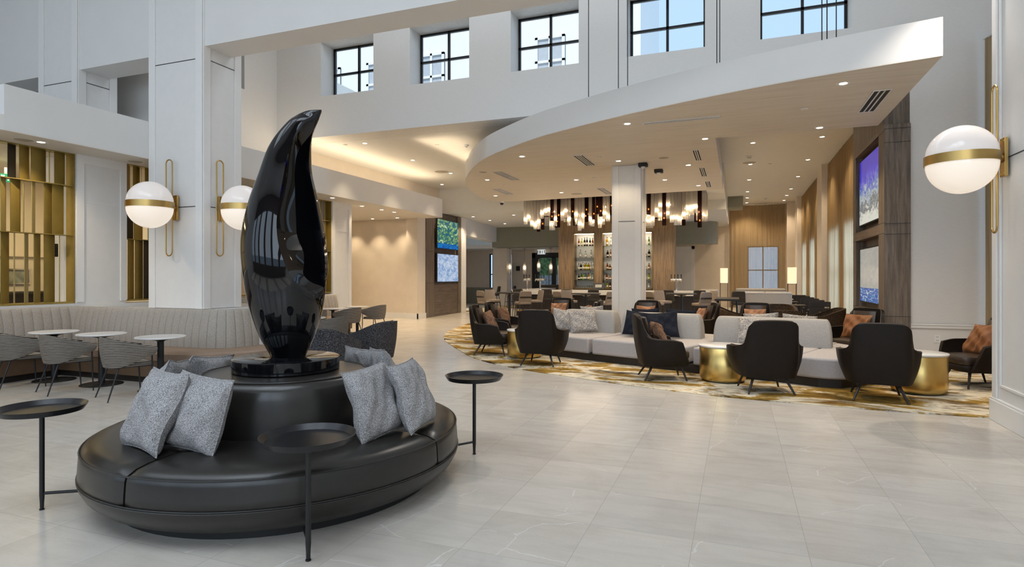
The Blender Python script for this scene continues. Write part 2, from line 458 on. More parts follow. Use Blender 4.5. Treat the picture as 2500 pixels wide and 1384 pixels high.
rail = MB().box(3.03,4.34,13.065,13.1,.66,.74).box(3.03,4.34,13.05,13.1,.715,.74)
S('trim_1', rail, M['trim'], bevel=.006, **flat)
S('baseboard_right', MB().box(3.03,4.34,13.07,13.1,0,.16), M['trim'], **flat)
# main lower ceiling and its drops over the bar
S('ceiling_lounge', MB().box(-12.3,4.6,13.79,34.4,5.35,5.6), M['ceilpaint'], **flat)
S('ceiling_bar', MB().box(-12.5,-8,22.7,33.5,4.28,5.35).box(-8,-.42,25,33.5,4.28,5.35).box(-8,-.42,20.7,25,4.66,5.35), M['ceilpaint'], **flat)
S('ceiling_entry', MB().box(-15.8,-7.1,30.9,33.5,3.2,3.4), M['ceilpaint'], **flat)
pts = [(-12.5,30),(-1.6,30),(-1.15,30.12),(-.93,30.4),(-.88,30.8),(-.93,31.0),(-12.5,31.0)]
S('beam_olive', MB().prism(pts,3.2,4.28), M['olive'])
S('beam_white_diagonal', MB().prism([(-11.62,24.75),(-12.24,30.0),(-12.7,30.0),(-12.1,24.75)],3.5,4.28), M['paint'], **flat)
S('beam_block', MB().box(-.42,.25,29.6,31.2,4.85,5.35), M['olive'], **flat)
S('wall_rear', MB().box(-15.8,-14.15,33.5,33.8,0,4.3).box(-13.75,-13.1,33.5,33.8,0,4.3).box(-12.65,-11.4,33.5,33.8,0,4.3)
  .box(-8.7,.5,33.5,33.8,0,5.35).box(2.0,4.6,33.5,33.8,0,5.35).box(-11.4,-8.7,33.5,33.8,3.02,4.3)
  .box(.5,2.0,33.5,33.8,0,.7).box(.5,2.0,33.5,33.8,3.2,5.35).box(-14.15,-13.75,33.5,33.8,0,.5).box(-13.1,-12.65,33.5,33.8,0,.5)
  .box(-14.15,-13.75,33.5,33.8,3.0,4.3).box(-13.1,-12.65,33.5,33.8,3.0,4.3), M['cream'], **flat)
clerestory(7, .5, 2.0, 33.62, .7, 3.2)
clerestory(8, -14.15, -13.75, 33.62, .5, 3.0)
clerestory(9, -13.1, -12.65, 33.62, .5, 3.0)
S('wall_rear_wainscot', MB().box(-15.8,-12.7,33.44,33.5,0,.95), M['olive'], **flat)
S('column_rear', MB().box(-13.0,-12.15,31.3,32.1,0,3.2), M['cream'], **flat)
# glazed exit door
d = thing('door','x','door'); del d['category']; del d['label']; d.name = 'door_1'; struct(d)
f = MB()
for a,b,c,e in ((-11.4,-11.2,0,3.02),(-8.9,-8.7,0,3.02),(-11.4,-8.7,2.72,3.02),(-10.18,-9.92,0,2.75),(-11.2,-10.1,0,.35),(-10.0,-8.9,0,.35),(-11.2,-10.95,0,2.72),(-9.15,-8.9,0,2.72)): f.box(a,b,33.5,33.62,c,e)
f.build('door_frame', M['black'], d, **flat)
MB().box(-11.2,-8.9,33.55,33.56,.3,2.75).build('door_pane', M['pane'], d, **flat)
h = MB()
for x in (-10.32,-9.78): h.tube([(x,33.42,.9),(x,33.42,2.3)],.03)
for x in (-10.32,-9.78):
    for z in (1.0,2.2): h.tube([(x,33.42,z),(x,33.5,z)],.02)
h.build('door_handle', M['steel'], d)
# white panel door right of the bar
d = thing('door','x','door'); del d['category']; del d['label']; d.name = 'door_2'; struct(d)
MB().box(-3.25,-2.3,33.44,33.5,0,3.1).build('door_leaf', M['panel'], d, **flat)
MB().box(-3.40,-3.25,33.42,33.5,0,3.25).box(-2.3,-2.15,33.42,33.5,0,3.25).box(-3.4,-2.15,33.42,33.5,3.1,3.25).build('door_frame', M['trim'], d, **flat)
# far warm wall and its posts
S('wall_far_warm', MB().box(-15.8,-11.45,20.26,20.5,0,3.9).box(-15.8,-12.2,20.5,20.9,3.86,5.35), M['cream'], **flat)
S('column_warm', MB().box(-11.9,-11.42,20.0,20.62,0,3.9), M['cream'], **flat)
S('baseboard_warm', MB().box(-15.8,-11.72,20.22,20.26,0,.2).box(-11.9,-11.38,19.96,20.0,0,.2).box(-11.42,-11.38,19.96,20.62,0,.2), M['trim'], **flat)
S('wall_far_side', MB().prism([(-11.75,20.62),(-12.2,20.62),(-12.2,24.25),(-11.9,24.25)],0,4.28), M['cream'], **flat)
S('column_white_post', MB().box(-12.2,-11.6,24.25,24.75,0,4.28), M['paint'], **flat)
# left soffit (bulkhead) with long fascia
S('ceiling_left_soffit', MB().box(-15.8,-10.49,5.78,20.26,3.875,4.57), M['paint'], **flat)
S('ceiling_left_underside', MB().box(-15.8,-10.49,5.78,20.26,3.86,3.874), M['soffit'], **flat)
# column with lamps, second column, beams
def panel_column(name, x0,x1,y0,y1,z0,z1, joints, base=0.0, capz=None):
    o = S(name, MB().box(x0,x1,y0,y1,z0,z1), M['panel'], bevel=.012, **flat)
    fr = MB(); w = .16; tk = .022
    def frame_x(y, sgn):       # raised stiles on a face of constant y
        a,b = (y-tk,y) if sgn<0 else (y,y+tk)
        fr.box(x0,x0+w,a,b,z0+base,z1).box(x1-w,x1,a,b,z0+base,z1)
    def frame_y(x, sgn):
        a,b = (x-tk,x) if sgn<0 else (x,x+tk)
        fr.box(a,b,y0,y0+w,z0+base,z1).box(a,b,y1-w,y1,z0+base,z1)
    frame_x(y0,-1); frame_y(x1,1); frame_y(x0,-1)
    if capz:
        for z in capz:
            fr.box(x0+w,x1-w,y0-tk,y0,z,z+.12); fr.box(x1,x1+tk,y0+w,y1-w,z,z+.12)
    fr.build('stile_trim', M['trim'], o, bevel=.006, **flat)
    j = MB()
    for z in joints:
        j.box(x0+w,x1-w,y0-.004,y0+.01,z-.007,z+.007).box(x1-.01,x1+.004,y0+w,y1-w,z-.007,z+.007).box(x0-.004,x0+.01,y0+w,y1-w,z-.007,z+.007)
    j.build('panel_joint', M['joint'], o, **flat)
    return o
panel_column('column_lamp', -10.488,-9.14,8.19,9.08,1.025,9.6,(2.91,5.62))
panel_column('column_far_left', -13.70,-12.51,8.19,9.0,4.575,9.6,(5.60,))
panel_column('column_lounge', -3.05,-2.31,15.5,16.2,.013,4.498,(3.05,))
S('baseboard_lounge_column', MB().box(-3.09,-2.27,15.46,16.24,.013,.27), M['trim'], bevel=.01, **flat)
S('beam_upper', MB().box(-9.14,4.34,8.22,8.84,5.84,9.6).box(-12.51,-10.49,8.22,8.84,5.82,9.6).box(-15.8,-13.70,8.22,8.84,5.82,9.6), M['paint'], **flat)
# right pillar with lamp
S('column_right', MB().box(2.72,4.36,6.1,8.25,0,9.6), M['panel'], bevel=.012, **flat)
pt = MB()
pt.box(2.70,2.72,8.13,8.25,.26,9.6).box(2.70,2.72,6.2,6.3,.26,9.6)
for a,b in ((8.02,8.05),):
    pt.box(2.702,2.72,a,b,.42,9.6)
pt.box(2.702,2.72,6.3,8.05,.40,.43)
S('trim_2', pt, M['trim'], bevel=.005, **flat)
S('trim_3', MB().box(2.715,2.721,6.3,8.02,2.895,2.905), M['joint'], **flat)
S('baseboard_pillar', MB().box(2.685,4.36,6.1,8.285,0,.235).box(2.695,4.36,6.1,8.275,.235,.26), M['trim'], bevel=.006, **flat)
# canopy: curved dropped ceiling
edge = [(2.51,9.26),(1.4,9.50),(.23,9.83),(-1.0,10.28),(-2.0,10.72),(-2.97,11.22),(-3.80,11.70),(-4.65,12.35),(-5.6,13.2),(-6.40,14.18),(-7.12,15.3),(-7.66,16.3),(-8.13,17.45),(-8.58,19.0),(-8.80,20.2),(-8.72,21.0),(-8.3,21.35)]
crv = [(p[0],p[1]) for p in catmull([(x,y,0) for x,y in edge],6)] + [(-7.64,21.4),(-.44,20.87),(-.42,13.1),(2.51,13.1)]
can = S('ceiling_canopy', MB().prism(crv,4.512,5.01), M['paint'], ang=25)
S('ceiling_canopy_underside', MB().prism(crv,4.5,4.511), M['streak'], **flat)
# piers and low walls around the booth seating
S('column_left_pier', MB().box(-12.2,-11.30,7.37,8.32,1.0,3.86), M['panel'], bevel=.01, **flat)
S('trim_4', MB().box(-11.30,-11.275,7.37,7.50,1.15,3.86).box(-11.30,-11.275,8.2,8.32,1.15,3.86).box(-11.30,-11.275,7.5,8.2,3.70,3.86).box(-11.297,-11.294,7.5,8.2,2.99,3.01), M['trim'], **flat)
S('column_right_pier', MB().box(-12.2,-11.30,14.72,15.65,0,3.86), M['panel'], bevel=.01, **flat)
S('trim_5', MB().box(-11.30,-11.275,14.72,14.85,.15,3.86).box(-11.30,-11.275,15.52,15.65,.15,3.86).box(-11.30,-11.275,14.85,15.52,3.70,3.86).box(-11.297,-11.294,14.85,15.52,2.99,3.01), M['trim'], **flat)
S('wall_left_low', MB().box(-11.62,-11.24,1.5,7.40,0,1.13).box(-11.62,-11.24,7.40,15.0,0,1.10), M['paint'], **flat)
S('wall_ledge_low', MB().box(-11.22,-7.95,7.36,8.15,0,1.02), M['trim'], **flat)
S('wall_ledge_back', MB().box(-11.22,-9.05,8.151,10.4,0,1.02), M['trim'], **flat)
# side room beyond the gold screens
S('wall_side_room', MB().box(-15.8,-15.6,2,20.2,0,3.86).box(-15.62,-15.5,2,20.2,1.02,1.08).box(-15.62,-15.52,2,20.2,2.08,2.12), plain('side_room_cream',(.70,.60,.42),.65,var=.03), **flat)
S('wall_side_room_end', MB().box(-15.6,-12.3,10.6,10.8,0,3.86), M['cream'], **flat)
S('ceiling_side_room', MB().box(-15.8,-10.49,1.0,5.78,3.86,4.1), M['ceilpaint'], **flat)
# right-hand window wall behind the sheers
mb = MB().box(2.98,3.2,16.3,34,3.1,5.35).box(2.98,3.2,16.3,34,0,.35)
prev = 16.3
for a,b in ((17.4,18.9),(19.7,21.9),(25.6,27.3),(28.5,30.4)):
    mb.box(2.98,3.2,prev,a,.35,3.1); prev = b
mb.box(2.98,3.2,prev,34,.35,3.1)
S('wall_right_windows', mb, M['cream'], **flat)
for i,(a,b) in enumerate(((17.4,18.9),(19.7,21.9),(25.6,27.3),(28.5,30.4))): clerestory(10+i, a, b, 3.09, .35, 3.1, 'Y')
S('column_window_near', MB().box(2.62,2.97,22.15,23.4,0,5.35), M['cream'], **flat)
S('column_window_far', MB().box(2.60,2.97,30.55,31.6,0,5.35), M['cream'], **flat)
S('column_back_corner', MB().box(2.32,2.97,32.75,33.5,0,5.35), M['cream'], **flat)
# neighbouring white wing seen through the clerestory windows
S('exterior_building', MB().box(-24,-3.6,24,30,5.8,20), M['trim'], **flat)
ew = MB()
for x in (-22,-19.2,-16.4,-13.6,-10.8,-8,-5.6):
    for z in (9.6,13.4):
        for a,b,c,e in ((x,x+1.3,z,z+.12),(x,x+1.3,z+2,z+2.12),(x,x+.12,z,z+2.1),(x+1.18,x+1.3,z,z+2.1),(x+.6,x+.7,z,z+2.1),(x,x+1.3,z+1,z+1.1)): ew.box(a,b,23.9,24,c,e)
S('exterior_window_frames', ew, M['trim'], **flat)
eg = MB()
for x in (-22,-19.2,-16.4,-13.6,-10.8,-8,-5.6):
    for z in (9.6,13.4): eg.box(x,x+1.3,23.96,24,z,z+2.1)
S('exterior_window_panes', eg, plain('grey_blind', (.42,.44,.46), .5, var=.05), **flat)
S('exterior_bank', MB().box(-14,-7,38,39,0,1.7), plain('dry_stone_bank', (.35,.36,.37), .9, var=.5, vs=7), **flat)
S('exterior_hedge', MB().box(-14,-7,38.3,40,1.7,4.5), plain('green_hedge', (.10,.17,.06), .9, var=.7, vs=6, bump=.5, bs=5), **flat)
S('exterior_ground', MB().box(-30,30,34.5,60,-.2,-.02), plain('pale_paving', (.45,.45,.45), .9, var=.1), **flat)
# ================================================================ ROUND OTTOMAN, SCULPTURE, TRAY TABLES
CX, CY = -3.43, 3.89
ott = thing('round_ottoman', 'large round charcoal leather ottoman bench ringing the black sculpture', 'ottoman', (CX,CY,0))
MB().lathe([(1.18,0),(1.18,.10)],64).build('plinth_base', M['black'], ott)
MB().lathe([(1.0,.06),(1.20,.062),(1.29,.085),(1.35,.14),(1.382,.20),(1.386,.228),(1.376,.234),(1.2,.234)],96).build('lower_band', M['ottoman'], ott, ang=60)
seat_prof = [(1.2,.236),(1.376,.237),(1.384,.245),(1.382,.30),(1.376,.38),(1.368,.418),(1.350,.440),(1.30,.462),(1.22,.474),(1.05,.480),(.85,.474),(.66,.470),(.66,.30)]
for k in range(4):
    a0, a1 = R(90*k-90+.35), R(90*k-.35)
    m = MB(); n = 44; rows = []
    for r_,z in seat_prof:
        row = []
        for i in range(n+1):
            f = i/n; a = a0+(a1-a0)*f
            e = min(f,1-f)*(a1-a0)*r_          # distance to the seam along the arc
            dip = .016*math.exp(-e/.028) if z > .43 else (.006*math.exp(-e/.02) if r_ > 1.3 else 0)
            pk = .004*math.sin(a*37+r_*9)*math.exp(-e/.12)
            row.append((( r_-(dip if z<=.43 else dip*.3))*math.cos(a), (r_-(dip if z<=.43 else dip*.3))*math.sin(a), z-(dip if z>.43 else 0)+pk*(z>.43)))
        rows.append(row)
    m.grid(rows)
    m.f.append(tuple(j*(n+1) for j in range(len(rows)))); m.f.append(tuple(j*(n+1)+n for j in range(len(rows)-1,-1,-1)))
    s_ = m.build('seat_section', M['ottoman'], ott, ang=50)
pp = MB()
for rr,z in ((1.372,.421),):
    pp.tube([(rr*math.cos(2*PI*k/96),rr*math.sin(2*PI*k/96),z) for k in range(96)], .0055, 6, True)
pp.build('seat_piping', M['ottoman'], ott)
pp = MB()
for z in (.232,.243): pp.tube([(1.386*math.cos(2*PI*k/96),1.386*math.sin(2*PI*k/96),z) for k in range(96)], .005, 6, True)
pp.build('band_piping', M['ottoman'], ott)
MB().lathe([(.60,.40),(.685,.41),(.692,.50),(.690,.62),(.682,.74),(.672,.80),(.652,.838),(.62,.855),(.585,.862),(.50,.864),(0,.864)],80).build('backrest_drum', M['ottodrum'], ott, ang=60)
MB().tube([(.62*math.cos(2*PI*k/80),.62*math.sin(2*PI*k/80),.858) for k in range(80)],.006,6,True).build('drum_piping', M['ottoman'], ott)

# sculpture: cross-sections measured as half-widths across the view axis
sc = thing('abstract_sculpture', 'tall glossy black leaf-shaped sculpture on a round black plinth', 'sculpture', (CX,CY,.865), math.atan2(550,1455))
MB().lathe([(0,0),(.400,0),(.412,.008),(.412,.098),(.404,.104),(0,.104)],96).build('plinth', M['gloss'], sc, ang=50)
K = 4.853/1455
LE = [(268,770),(269.5,750),(271.5,738),(274,731),(281,716),(290.6,702),(312,680.6),(334,662.6),(364.6,644.5),(399,633.7),(435,622.8),(475,608),(514,597.5),(554,588.5),(590,584.5),(630,585.5),(688,592),(740,601.5),(769,610),(823,628),(859,650),(881,661),(893,660)]
RE = [(268,775.5),(272.5,776),(281,772.5),(290.6,769),(305,760),(330,750.5),(363,746),(395,744.5),(417,745.5),(460,755),(511,766.5),(565,776.4),(605,783),(648,785),(691.6,783.6),(742,779.5),(791,768),(830,754.6),(859,739),(881,729),(893,729)]
CE = [(268,773.5),(276,766),(285,756),(300,745),(320,735),(345,722),(366,712),(403,705.5),(442,704),(486,701),(529,698),(558,698),(601,704),(630,713),(663,724.5),(699,743),(722,764),(735,772)]
vs_ = [268,269.3,271,273,276,280,285,291]+[291+7*k for k in range(1,86)]
vs_ = [v for v in vs_ if v < 890]+[891]
rows = []
NF, NB = 26, 34
XL = [interp(LE,v) for v in vs_]; XR = [interp(RE,v) for v in vs_]; XK = [interp(CE,min(v,735)) for v in vs_]
for _ in range(14):
    for X_ in (XL,XR,XK):
        Y_ = X_[:]
        for i in range(8,len(X_)-2): X_[i] = (Y_[i-1]+2*Y_[i]+Y_[i+1])/4
for v,xl,xr,xk in zip(vs_,XL,XR,XK):
    z = 1.62+4.853*(675-v)/1455-.865
    xl, xr, xk = (xl-691)*K, (xr-691)*K, (xk-691)*K
    w_ = max((xr-xl)/2,.004); xc = (xl+xr)/2
    d_ = w_*(.80+.12*smoothstep((v-300)/200))
    if v < 300: d_ = max(d_*(.6+.4*smoothstep((v-282)/18)), min(w_*.45,.05))
    xk = max(xl+.04*w_, min(xr-.06*w_, xk))
    A = smoothstep((v-280)/110)*(1-smoothstep((v-655)/72))
    lip = smoothstep((v-560)/60)*(1-smoothstep((v-690)/45))
    row = []
    thk = math.acos(max(-1,min(1,(xk-xc)/w_)))          # crease angle: pi at left, 0 at right
    for i in range(NF):                                   # left edge to crease
        a = PI+(thk-PI)*i/NF
        row.append((xc+w_*math.cos(a), -d_*math.sin(a), z))
    for i in range(NF):                                   # crease to right edge, scooped out
        a = thk*(1-i/NF); t_ = i/NF
        x,y = xc+w_*math.cos(a), -d_*math.sin(a)
        dep = A*d_*1.05*math.sin(PI*min(1,t_*.98))**.8*(1-.15*lip)
        row.append((x, y+dep, z))
    for i in range(NB):
        a = -PI*i/NB
        row.append((xc+w_*math.cos(a), -d_*math.sin(a), z))
    rows.append(row)
b = MB().grid(rows, cu=True)
n_ = len(rows[0])
b.f.append(tuple(range(n_-1,-1,-1))); b.f.append(tuple((len(rows)-1)*n_+i for i in range(n_)))
b.f = [f[::-1] for f in b.f]
b.build('leaf_body', M['gloss'], sc, ang=48)

# tray tables: a single leg outside the bench, a low foot bar running under it
def tray_table(label, ang_):
    x, y = CX+1.60*math.cos(R(ang_)), CY+1.60*math.sin(R(ang_))
    t_ = thing('tray_side_table', label, 'side table', (x,y,0), R(ang_), 'tray tables around the ottoman')
    MB().lathe([(0,.690),(.235,.690),(.262,.722),(.266,.722),(.242,.683),(0,.683)],64).build('tray_top', M['tray'], t_, ang=30)
    MB().lathe([(.012,.014),(.013,.05),(.016,.10),(.016,.684),(.03,.684)],16).build('leg', M['black'], t_)
    MB().lathe([(0,0),(.016,0),(.016,.008),(.008,.010),(.008,.018)],14).build('foot', M['black'], t_)
    MB().tube([(-.24,0,.095),(-.02,0,.112),(.0,0,.112)],.011,8).build('foot_bar', M['black'], t_)
    return t_
tray_table('round black tray table at the front edge of the leather ottoman', -44.5)
tray_table('round black tray table at the left edge of the picture beside the ottoman', -133)
tray_table('round black tray table right of the ottoman, nearest the patterned rug', 42.2)

# cushions
def pillow_mesh(w_, h_, t_, seed=1, n=26, wr=.012, pinch=.07):
    rg = random.Random(seed); ph = [rg.uniform(0,6.3) for _ in range(8)]
    m = MB()
    def pt(i, j, side):
        u = -1+2*i/n; v = -1+2*j/n
        px = w_/2*u*(1-pinch*(1-v*v)); pz = h_/2*v*(1-pinch*(1-u*u))
        e = max(0,(1-abs(u)**2.6))*max(0,(1-abs(v)**2.6))
        th = t_/2*e**.42
        wv = wr*(math.sin(5*u+3*v+ph[0])*math.sin(4*v+ph[1])+.6*math.sin(11*u-7*v+ph[2]))*e**.3
        edge = .02*math.sin(3*u+ph[3])*math.sin(3*v+ph[4])
        return (px, side*(th+wv)+edge, pz)
    rows = [[pt(i,j,1) for i in range(n+1)] for j in range(n+1)]
    m.grid(rows)
    back = [[pt(i,j,-1) for i in range(n,-1,-1)] for j in range(n+1)]
    m.grid(back)
    return m, [pt(i,0,0) for i in range(n+1)]+[pt(n,j,0) for j in range(1,n+1)]+[pt(i,n,0) for i in range(n-1,-1,-1)]+[pt(0,j,0) for j in range(n-1,0,-1)]
def pillow(label, loc, az, tilt, roll, w_=.5, h_=.5, t_=.16, mat='tweed', seed=1, group=None, name='throw_pillow', pip=True, cat='pillow', wr=.012):
    """az: the way the front looks (degrees, world); tilt: leaning back; roll: turn about the front's own axis"""
    m, rim = pillow_mesh(w_,h_,t_,seed,wr=wr)
    o = thing(name, label, cat, loc, 0, group)
    o.rotation_mode = 'XYZ'
    # local -Y is the front
    mt = Matrix.Rotation(R(az+90),4,'Z') @ Matrix.Rotation(R(-tilt),4,'X') @ Matrix.Rotation(R(roll),4,'Y')
    o.rotation_euler = mt.to_euler()
    m.build('cover', M[mat], o)
    if pip: MB().tube(rim,.0055,5,True).build('piping', M[mat], o)
    return o
G = 'grey tweed pillows on the ottoman'
def op(label, ang_, r_, az, tilt, roll, seed, z=.715, w_=.50, h_=.50):
    pillow(label, (CX+r_*math.cos(R(ang_)), CY+r_*math.sin(R(ang_)), z), az, tilt, roll, w_, h_, .19, 'tweed', seed, G)
op('grey tweed pillow front left on the ottoman, overlapping another pillow', -103, 1.02, -106, 21, 0, 1, .725, .52, .54)
op('grey tweed pillow front left of the sculpture, partly behind another pillow', -85, .93, -94, 16, 4, 2, .715, .50, .50)
op('grey tweed pillow right of the sculpture, left one of the front pair', -12.5, 1.005, -4, 19, -3, 3, .722, .48, .52)
op('grey tweed pillow at the right edge of the ottoman beside its pair', 3.5, 1.13, 8, 22, 0, 4, .730, .48, .52)
op('grey tweed pillow behind the ottoman drum, farthest left, nearest the cafe chairs', 214, .86, 205, 18, -8, 5, .73)
op('grey tweed pillow behind the ottoman drum, just left of the plinth', 186, .80, 186, 18, -6, 6, .715)
op('grey tweed pillow behind the plinth, in front of the dark tub chairs', 52, .83, 48, 17, 4, 7, .745, .52, .5)
op('grey tweed pillow mostly hidden behind the plinth and another pillow', 72, .82, 74, 17, 0, 8, .73)
# ================================================================ GENERAL SEATING SHELLS
def ruled(keys, nsub=4, nq=7, bulge=.0, thick=.06, lean=None):
    """a U-shaped wall: keys run from one arm tip to the middle of the back as
    (bottom x,y,z, top x,y,z); the other half is mirrored"""
    full = [k for k in keys] + [(-k[0],k[1],k[2],-k[3],k[4],k[5]) for k in keys[-2::-1]]
    B = catmull([k[:3] for k in full], nsub); T = catmull([k[3:] for k in full], nsub)
    rows = []
    for q in range(nq+1):
        f = q/nq; row = []
        for b,t_ in zip(B,T):
            p = b.lerp(t_, f)
            o = Vector((p.x, p.y+.02, 0)); 
            if o.length > 1e-6: o.normalize()
            p = p + o*bulge*math.sin(PI*f)
            row.append(p)
        rows.append(row)
    return rows
def rounded(x0,x1,y0,y1,z0,z1,r,crown=.0,n=5):
    """a soft block: rounded plan corners and a crowned top"""
    m = MB(); pts = []
    for cx_,cy_,a in ((x1-r,y1-r,0),(x0+r,y1-r,PI/2),(x0+r,y0+r,PI),(x1-r,y0+r,3*PI/2)):
        for k in range(n+1): pts.append((cx_+r*math.cos(a+PI/2*k/n), cy_+r*math.sin(a+PI/2*k/n)))
    cx_,cy_ = (x0+x1)/2,(y0+y1)/2; h = z1-z0; e = min(.03,h*.3)
    rings = [(1-e*1.2,z0),(1,z0+e),(1,z1-e),(1-e*1.0,z1-e*.25),(1-e*2.6,z1),(.6,z1+crown*.75),(.25,z1+crown)]
    rows = [[(cx_+(x-cx_)*s_, cy_+(y-cy_)*s_, z) for x,y in pts] for s_,z in rings]
    m.grid(rows, cu=True); w_ = len(pts)
    m.f.append(tuple(range(w_-1,-1,-1))); m.f.append(tuple((len(rows)-1)*w_+i for i in range(w_)))
    return m
# ---------------------------------------------------------------- cafe chair
def make_cafe_chair(label, loc, rz, group):
    t_ = thing('cafe_chair', label, 'chair', loc, rz, group)
    keys = [(.270,.22,.60,.275,.245,.665),(.280,.12,.555,.285,.13,.695),(.272,-.01,.495,.285,-.01,.732),(.245,-.12,.45,.268,-.14,.772),(.185,-.205,.43,.21,-.235,.800),(.095,-.245,.425,.11,-.288,.815),(0,-.252,.425,0,-.30,.818)]
    rows = ruled(keys, 4, 5, .015)
    MB().sheet(rows, -.028).build('backrest_shell', M['weave'], t_, ang=70)
    low = [p+Vector((0,0,-.006)) for p in rows[0]]
    MB().tube(low, .009, 6).build('shell_frame', M['black'], t_)
    rounded(-.235,.235,-.20,.245,.425,.475,.12,.012).build('seat', M['weave'], t_)
    for sx in (-1,1):
        MB().tube([(sx*.270,.195,.60),(sx*.260,.205,.30),(sx*.25,.22,0)], [.011,.011,.008], 8).build('leg', M['black'], t_)
        MB().tube([(sx*.20,-.17,.44),(sx*.235,-.25,.2),(sx*.26,-.315,0)], [.012,.011,.008], 8).build('leg', M['black'], t_)
    MB().tube([(-.20,-.17,.43),(.20,-.17,.43)],.009,6).tube([(-.2,-.17,.425),(-.25,.22,.425)],.009,6).tube([(.2,-.17,.425),(.25,.22,.425)],.009,6).build('seat_frame', M['black'], t_)
    return t_
def make_cafe_table(label, loc, group, r_=.325):
    t_ = thing('cafe_table', label, 'table', loc, .4, group)
    MB().lathe([(0,.742),(r_-.012,.742),(r_,.748),(r_,.760),(r_-.006,.766),(0,.766)],56).build('tabletop', M['marble'], t_)
    MB().lathe([(.045,.690),(.06,.705),(.22,.742),(.0,.742)],32).build('top_bracket', M['black'], t_)
    MB().lathe([(.043,.02),(.043,.70)],24).build('pedestal', M['black'], t_)
    MB().lathe([(0,0),(.27,0),(.282,.006),(.275,.014),(.10,.026),(.05,.03),(0,.03)],48).build('base_disc', M['black'], t_)
    return t_
GC = 'striped cafe chairs'; GT = 'white topped cafe tables'
ch = make_cafe_chair('striped cafe chair at the far left, cut off by the picture edge', (-9.85,5.66,0), R(72-90), GC)
dup(ch, 'striped cafe chair between two others in the row before the left banquette', (-8.86,5.68,0), R(73-90))
dup(ch, 'striped cafe chair nearest the leather ottoman in the left row', (-7.69,5.70,0), R(70-90))
dup(ch, 'striped cafe chair farthest back, with open legs, in front of the warm wall', (-9.72,14.55,0), R(178-90))
dup(ch, 'striped cafe chair in front of the farthest round cafe table', (-9.55,13.1,0), R(172-90))
dup(ch, 'striped cafe chair half hidden by the sculpture, next along the far banquette', (-9.6,11.75,0), R(180-90))
dup(ch, 'striped cafe chair showing its arm just right of the sculpture', (-7.65,9.95,0), R(168-90))
tb = make_cafe_table('white cafe table in the banquette corner, leftmost of the front three', (-9.98,6.18,0), GT)
def duptable(label, loc): return dup(tb, label, loc, .4)
duptable('white cafe table in the middle of the front three, behind a striped chair', (-8.94,6.20,0))
duptable('white cafe table nearest the column, rightmost of the front three', (-7.72,6.20,0))
duptable('white cafe table at the far end of the banquette by the warm wall', (-10.18,14.40,0))
duptable('white cafe table at the far banquette, right against the sculpture outline', (-10.18,13.3,0))
duptable('white cafe table edge showing beside the sculpture above a chair arm', (-8.39,10.2,0))
# ---------------------------------------------------------------- tub chairs and their low table
def make_tub(name, label, loc, rz, group, mat, hb=.79, zb=.13):
    t_ = thing(name, label, 'chair', loc, rz, group)
    keys = [(.33,.34,zb,.365,.34,hb-.25),(.345,.22,zb,.39,.20,hb-.22),(.345,.05,zb,.40,.03,hb-.165),(.33,-.12,zb,.39,-.16,hb-.085),(.26,-.26,zb,.31,-.315,hb-.02),(.14,-.33,zb,.17,-.395,hb),(0,-.345,zb,0,-.415,hb)]
    rows = ruled(keys, 4, 7, .02)
    MB().sheet(rows, -.085).build('shell', M[mat], t_, ang=60)
    MB().tube([p+Vector((0,0,.003)) for p in rows[-1]], .008, 6).build('welt', M[mat], t_)
    rounded(-.29,.29,-.24,.36,.15,.43,.10,.03).build('seat', M[mat], t_)
    MB().lathe([(.27,.03),(.28,.05),(.28,.13),(.0,.13)],32).build('swivel_base', M['darkwood'], t_)
    MB().lathe([(.25,0),(.25,.03)],32).build('foot_ring', M['black'], t_)
    return t_
tub = make_tub('tub_chair', 'dark grey tweed tub chair right of the sculpture, opening toward the left', (-6.42,9.45,0), R(186-90), 'dark tweed tub chairs', 'darktweed')
dup(tub, 'dark grey tweed tub chair seen from behind, nearest the sculpture plinth', (-6.30,8.05,0), R(98-90))
t_ = thing('low_table', 'small low white round table between the two dark tub chairs', 'table', (-6.72,8.78,0))
MB().lathe([(0,.488),(.255,.488),(.27,.495),(.27,.508),(.262,.514),(0,.514)],48).build('tabletop', M['marble'], t_)
for k in range(3):
    a = 2*PI*k/3+.5
    MB().tube([(.12*math.cos(a),.12*math.sin(a),.488),(.22*math.cos(a),.22*math.sin(a),0)],[.014,.010],8).build('leg', M['black'], t_)
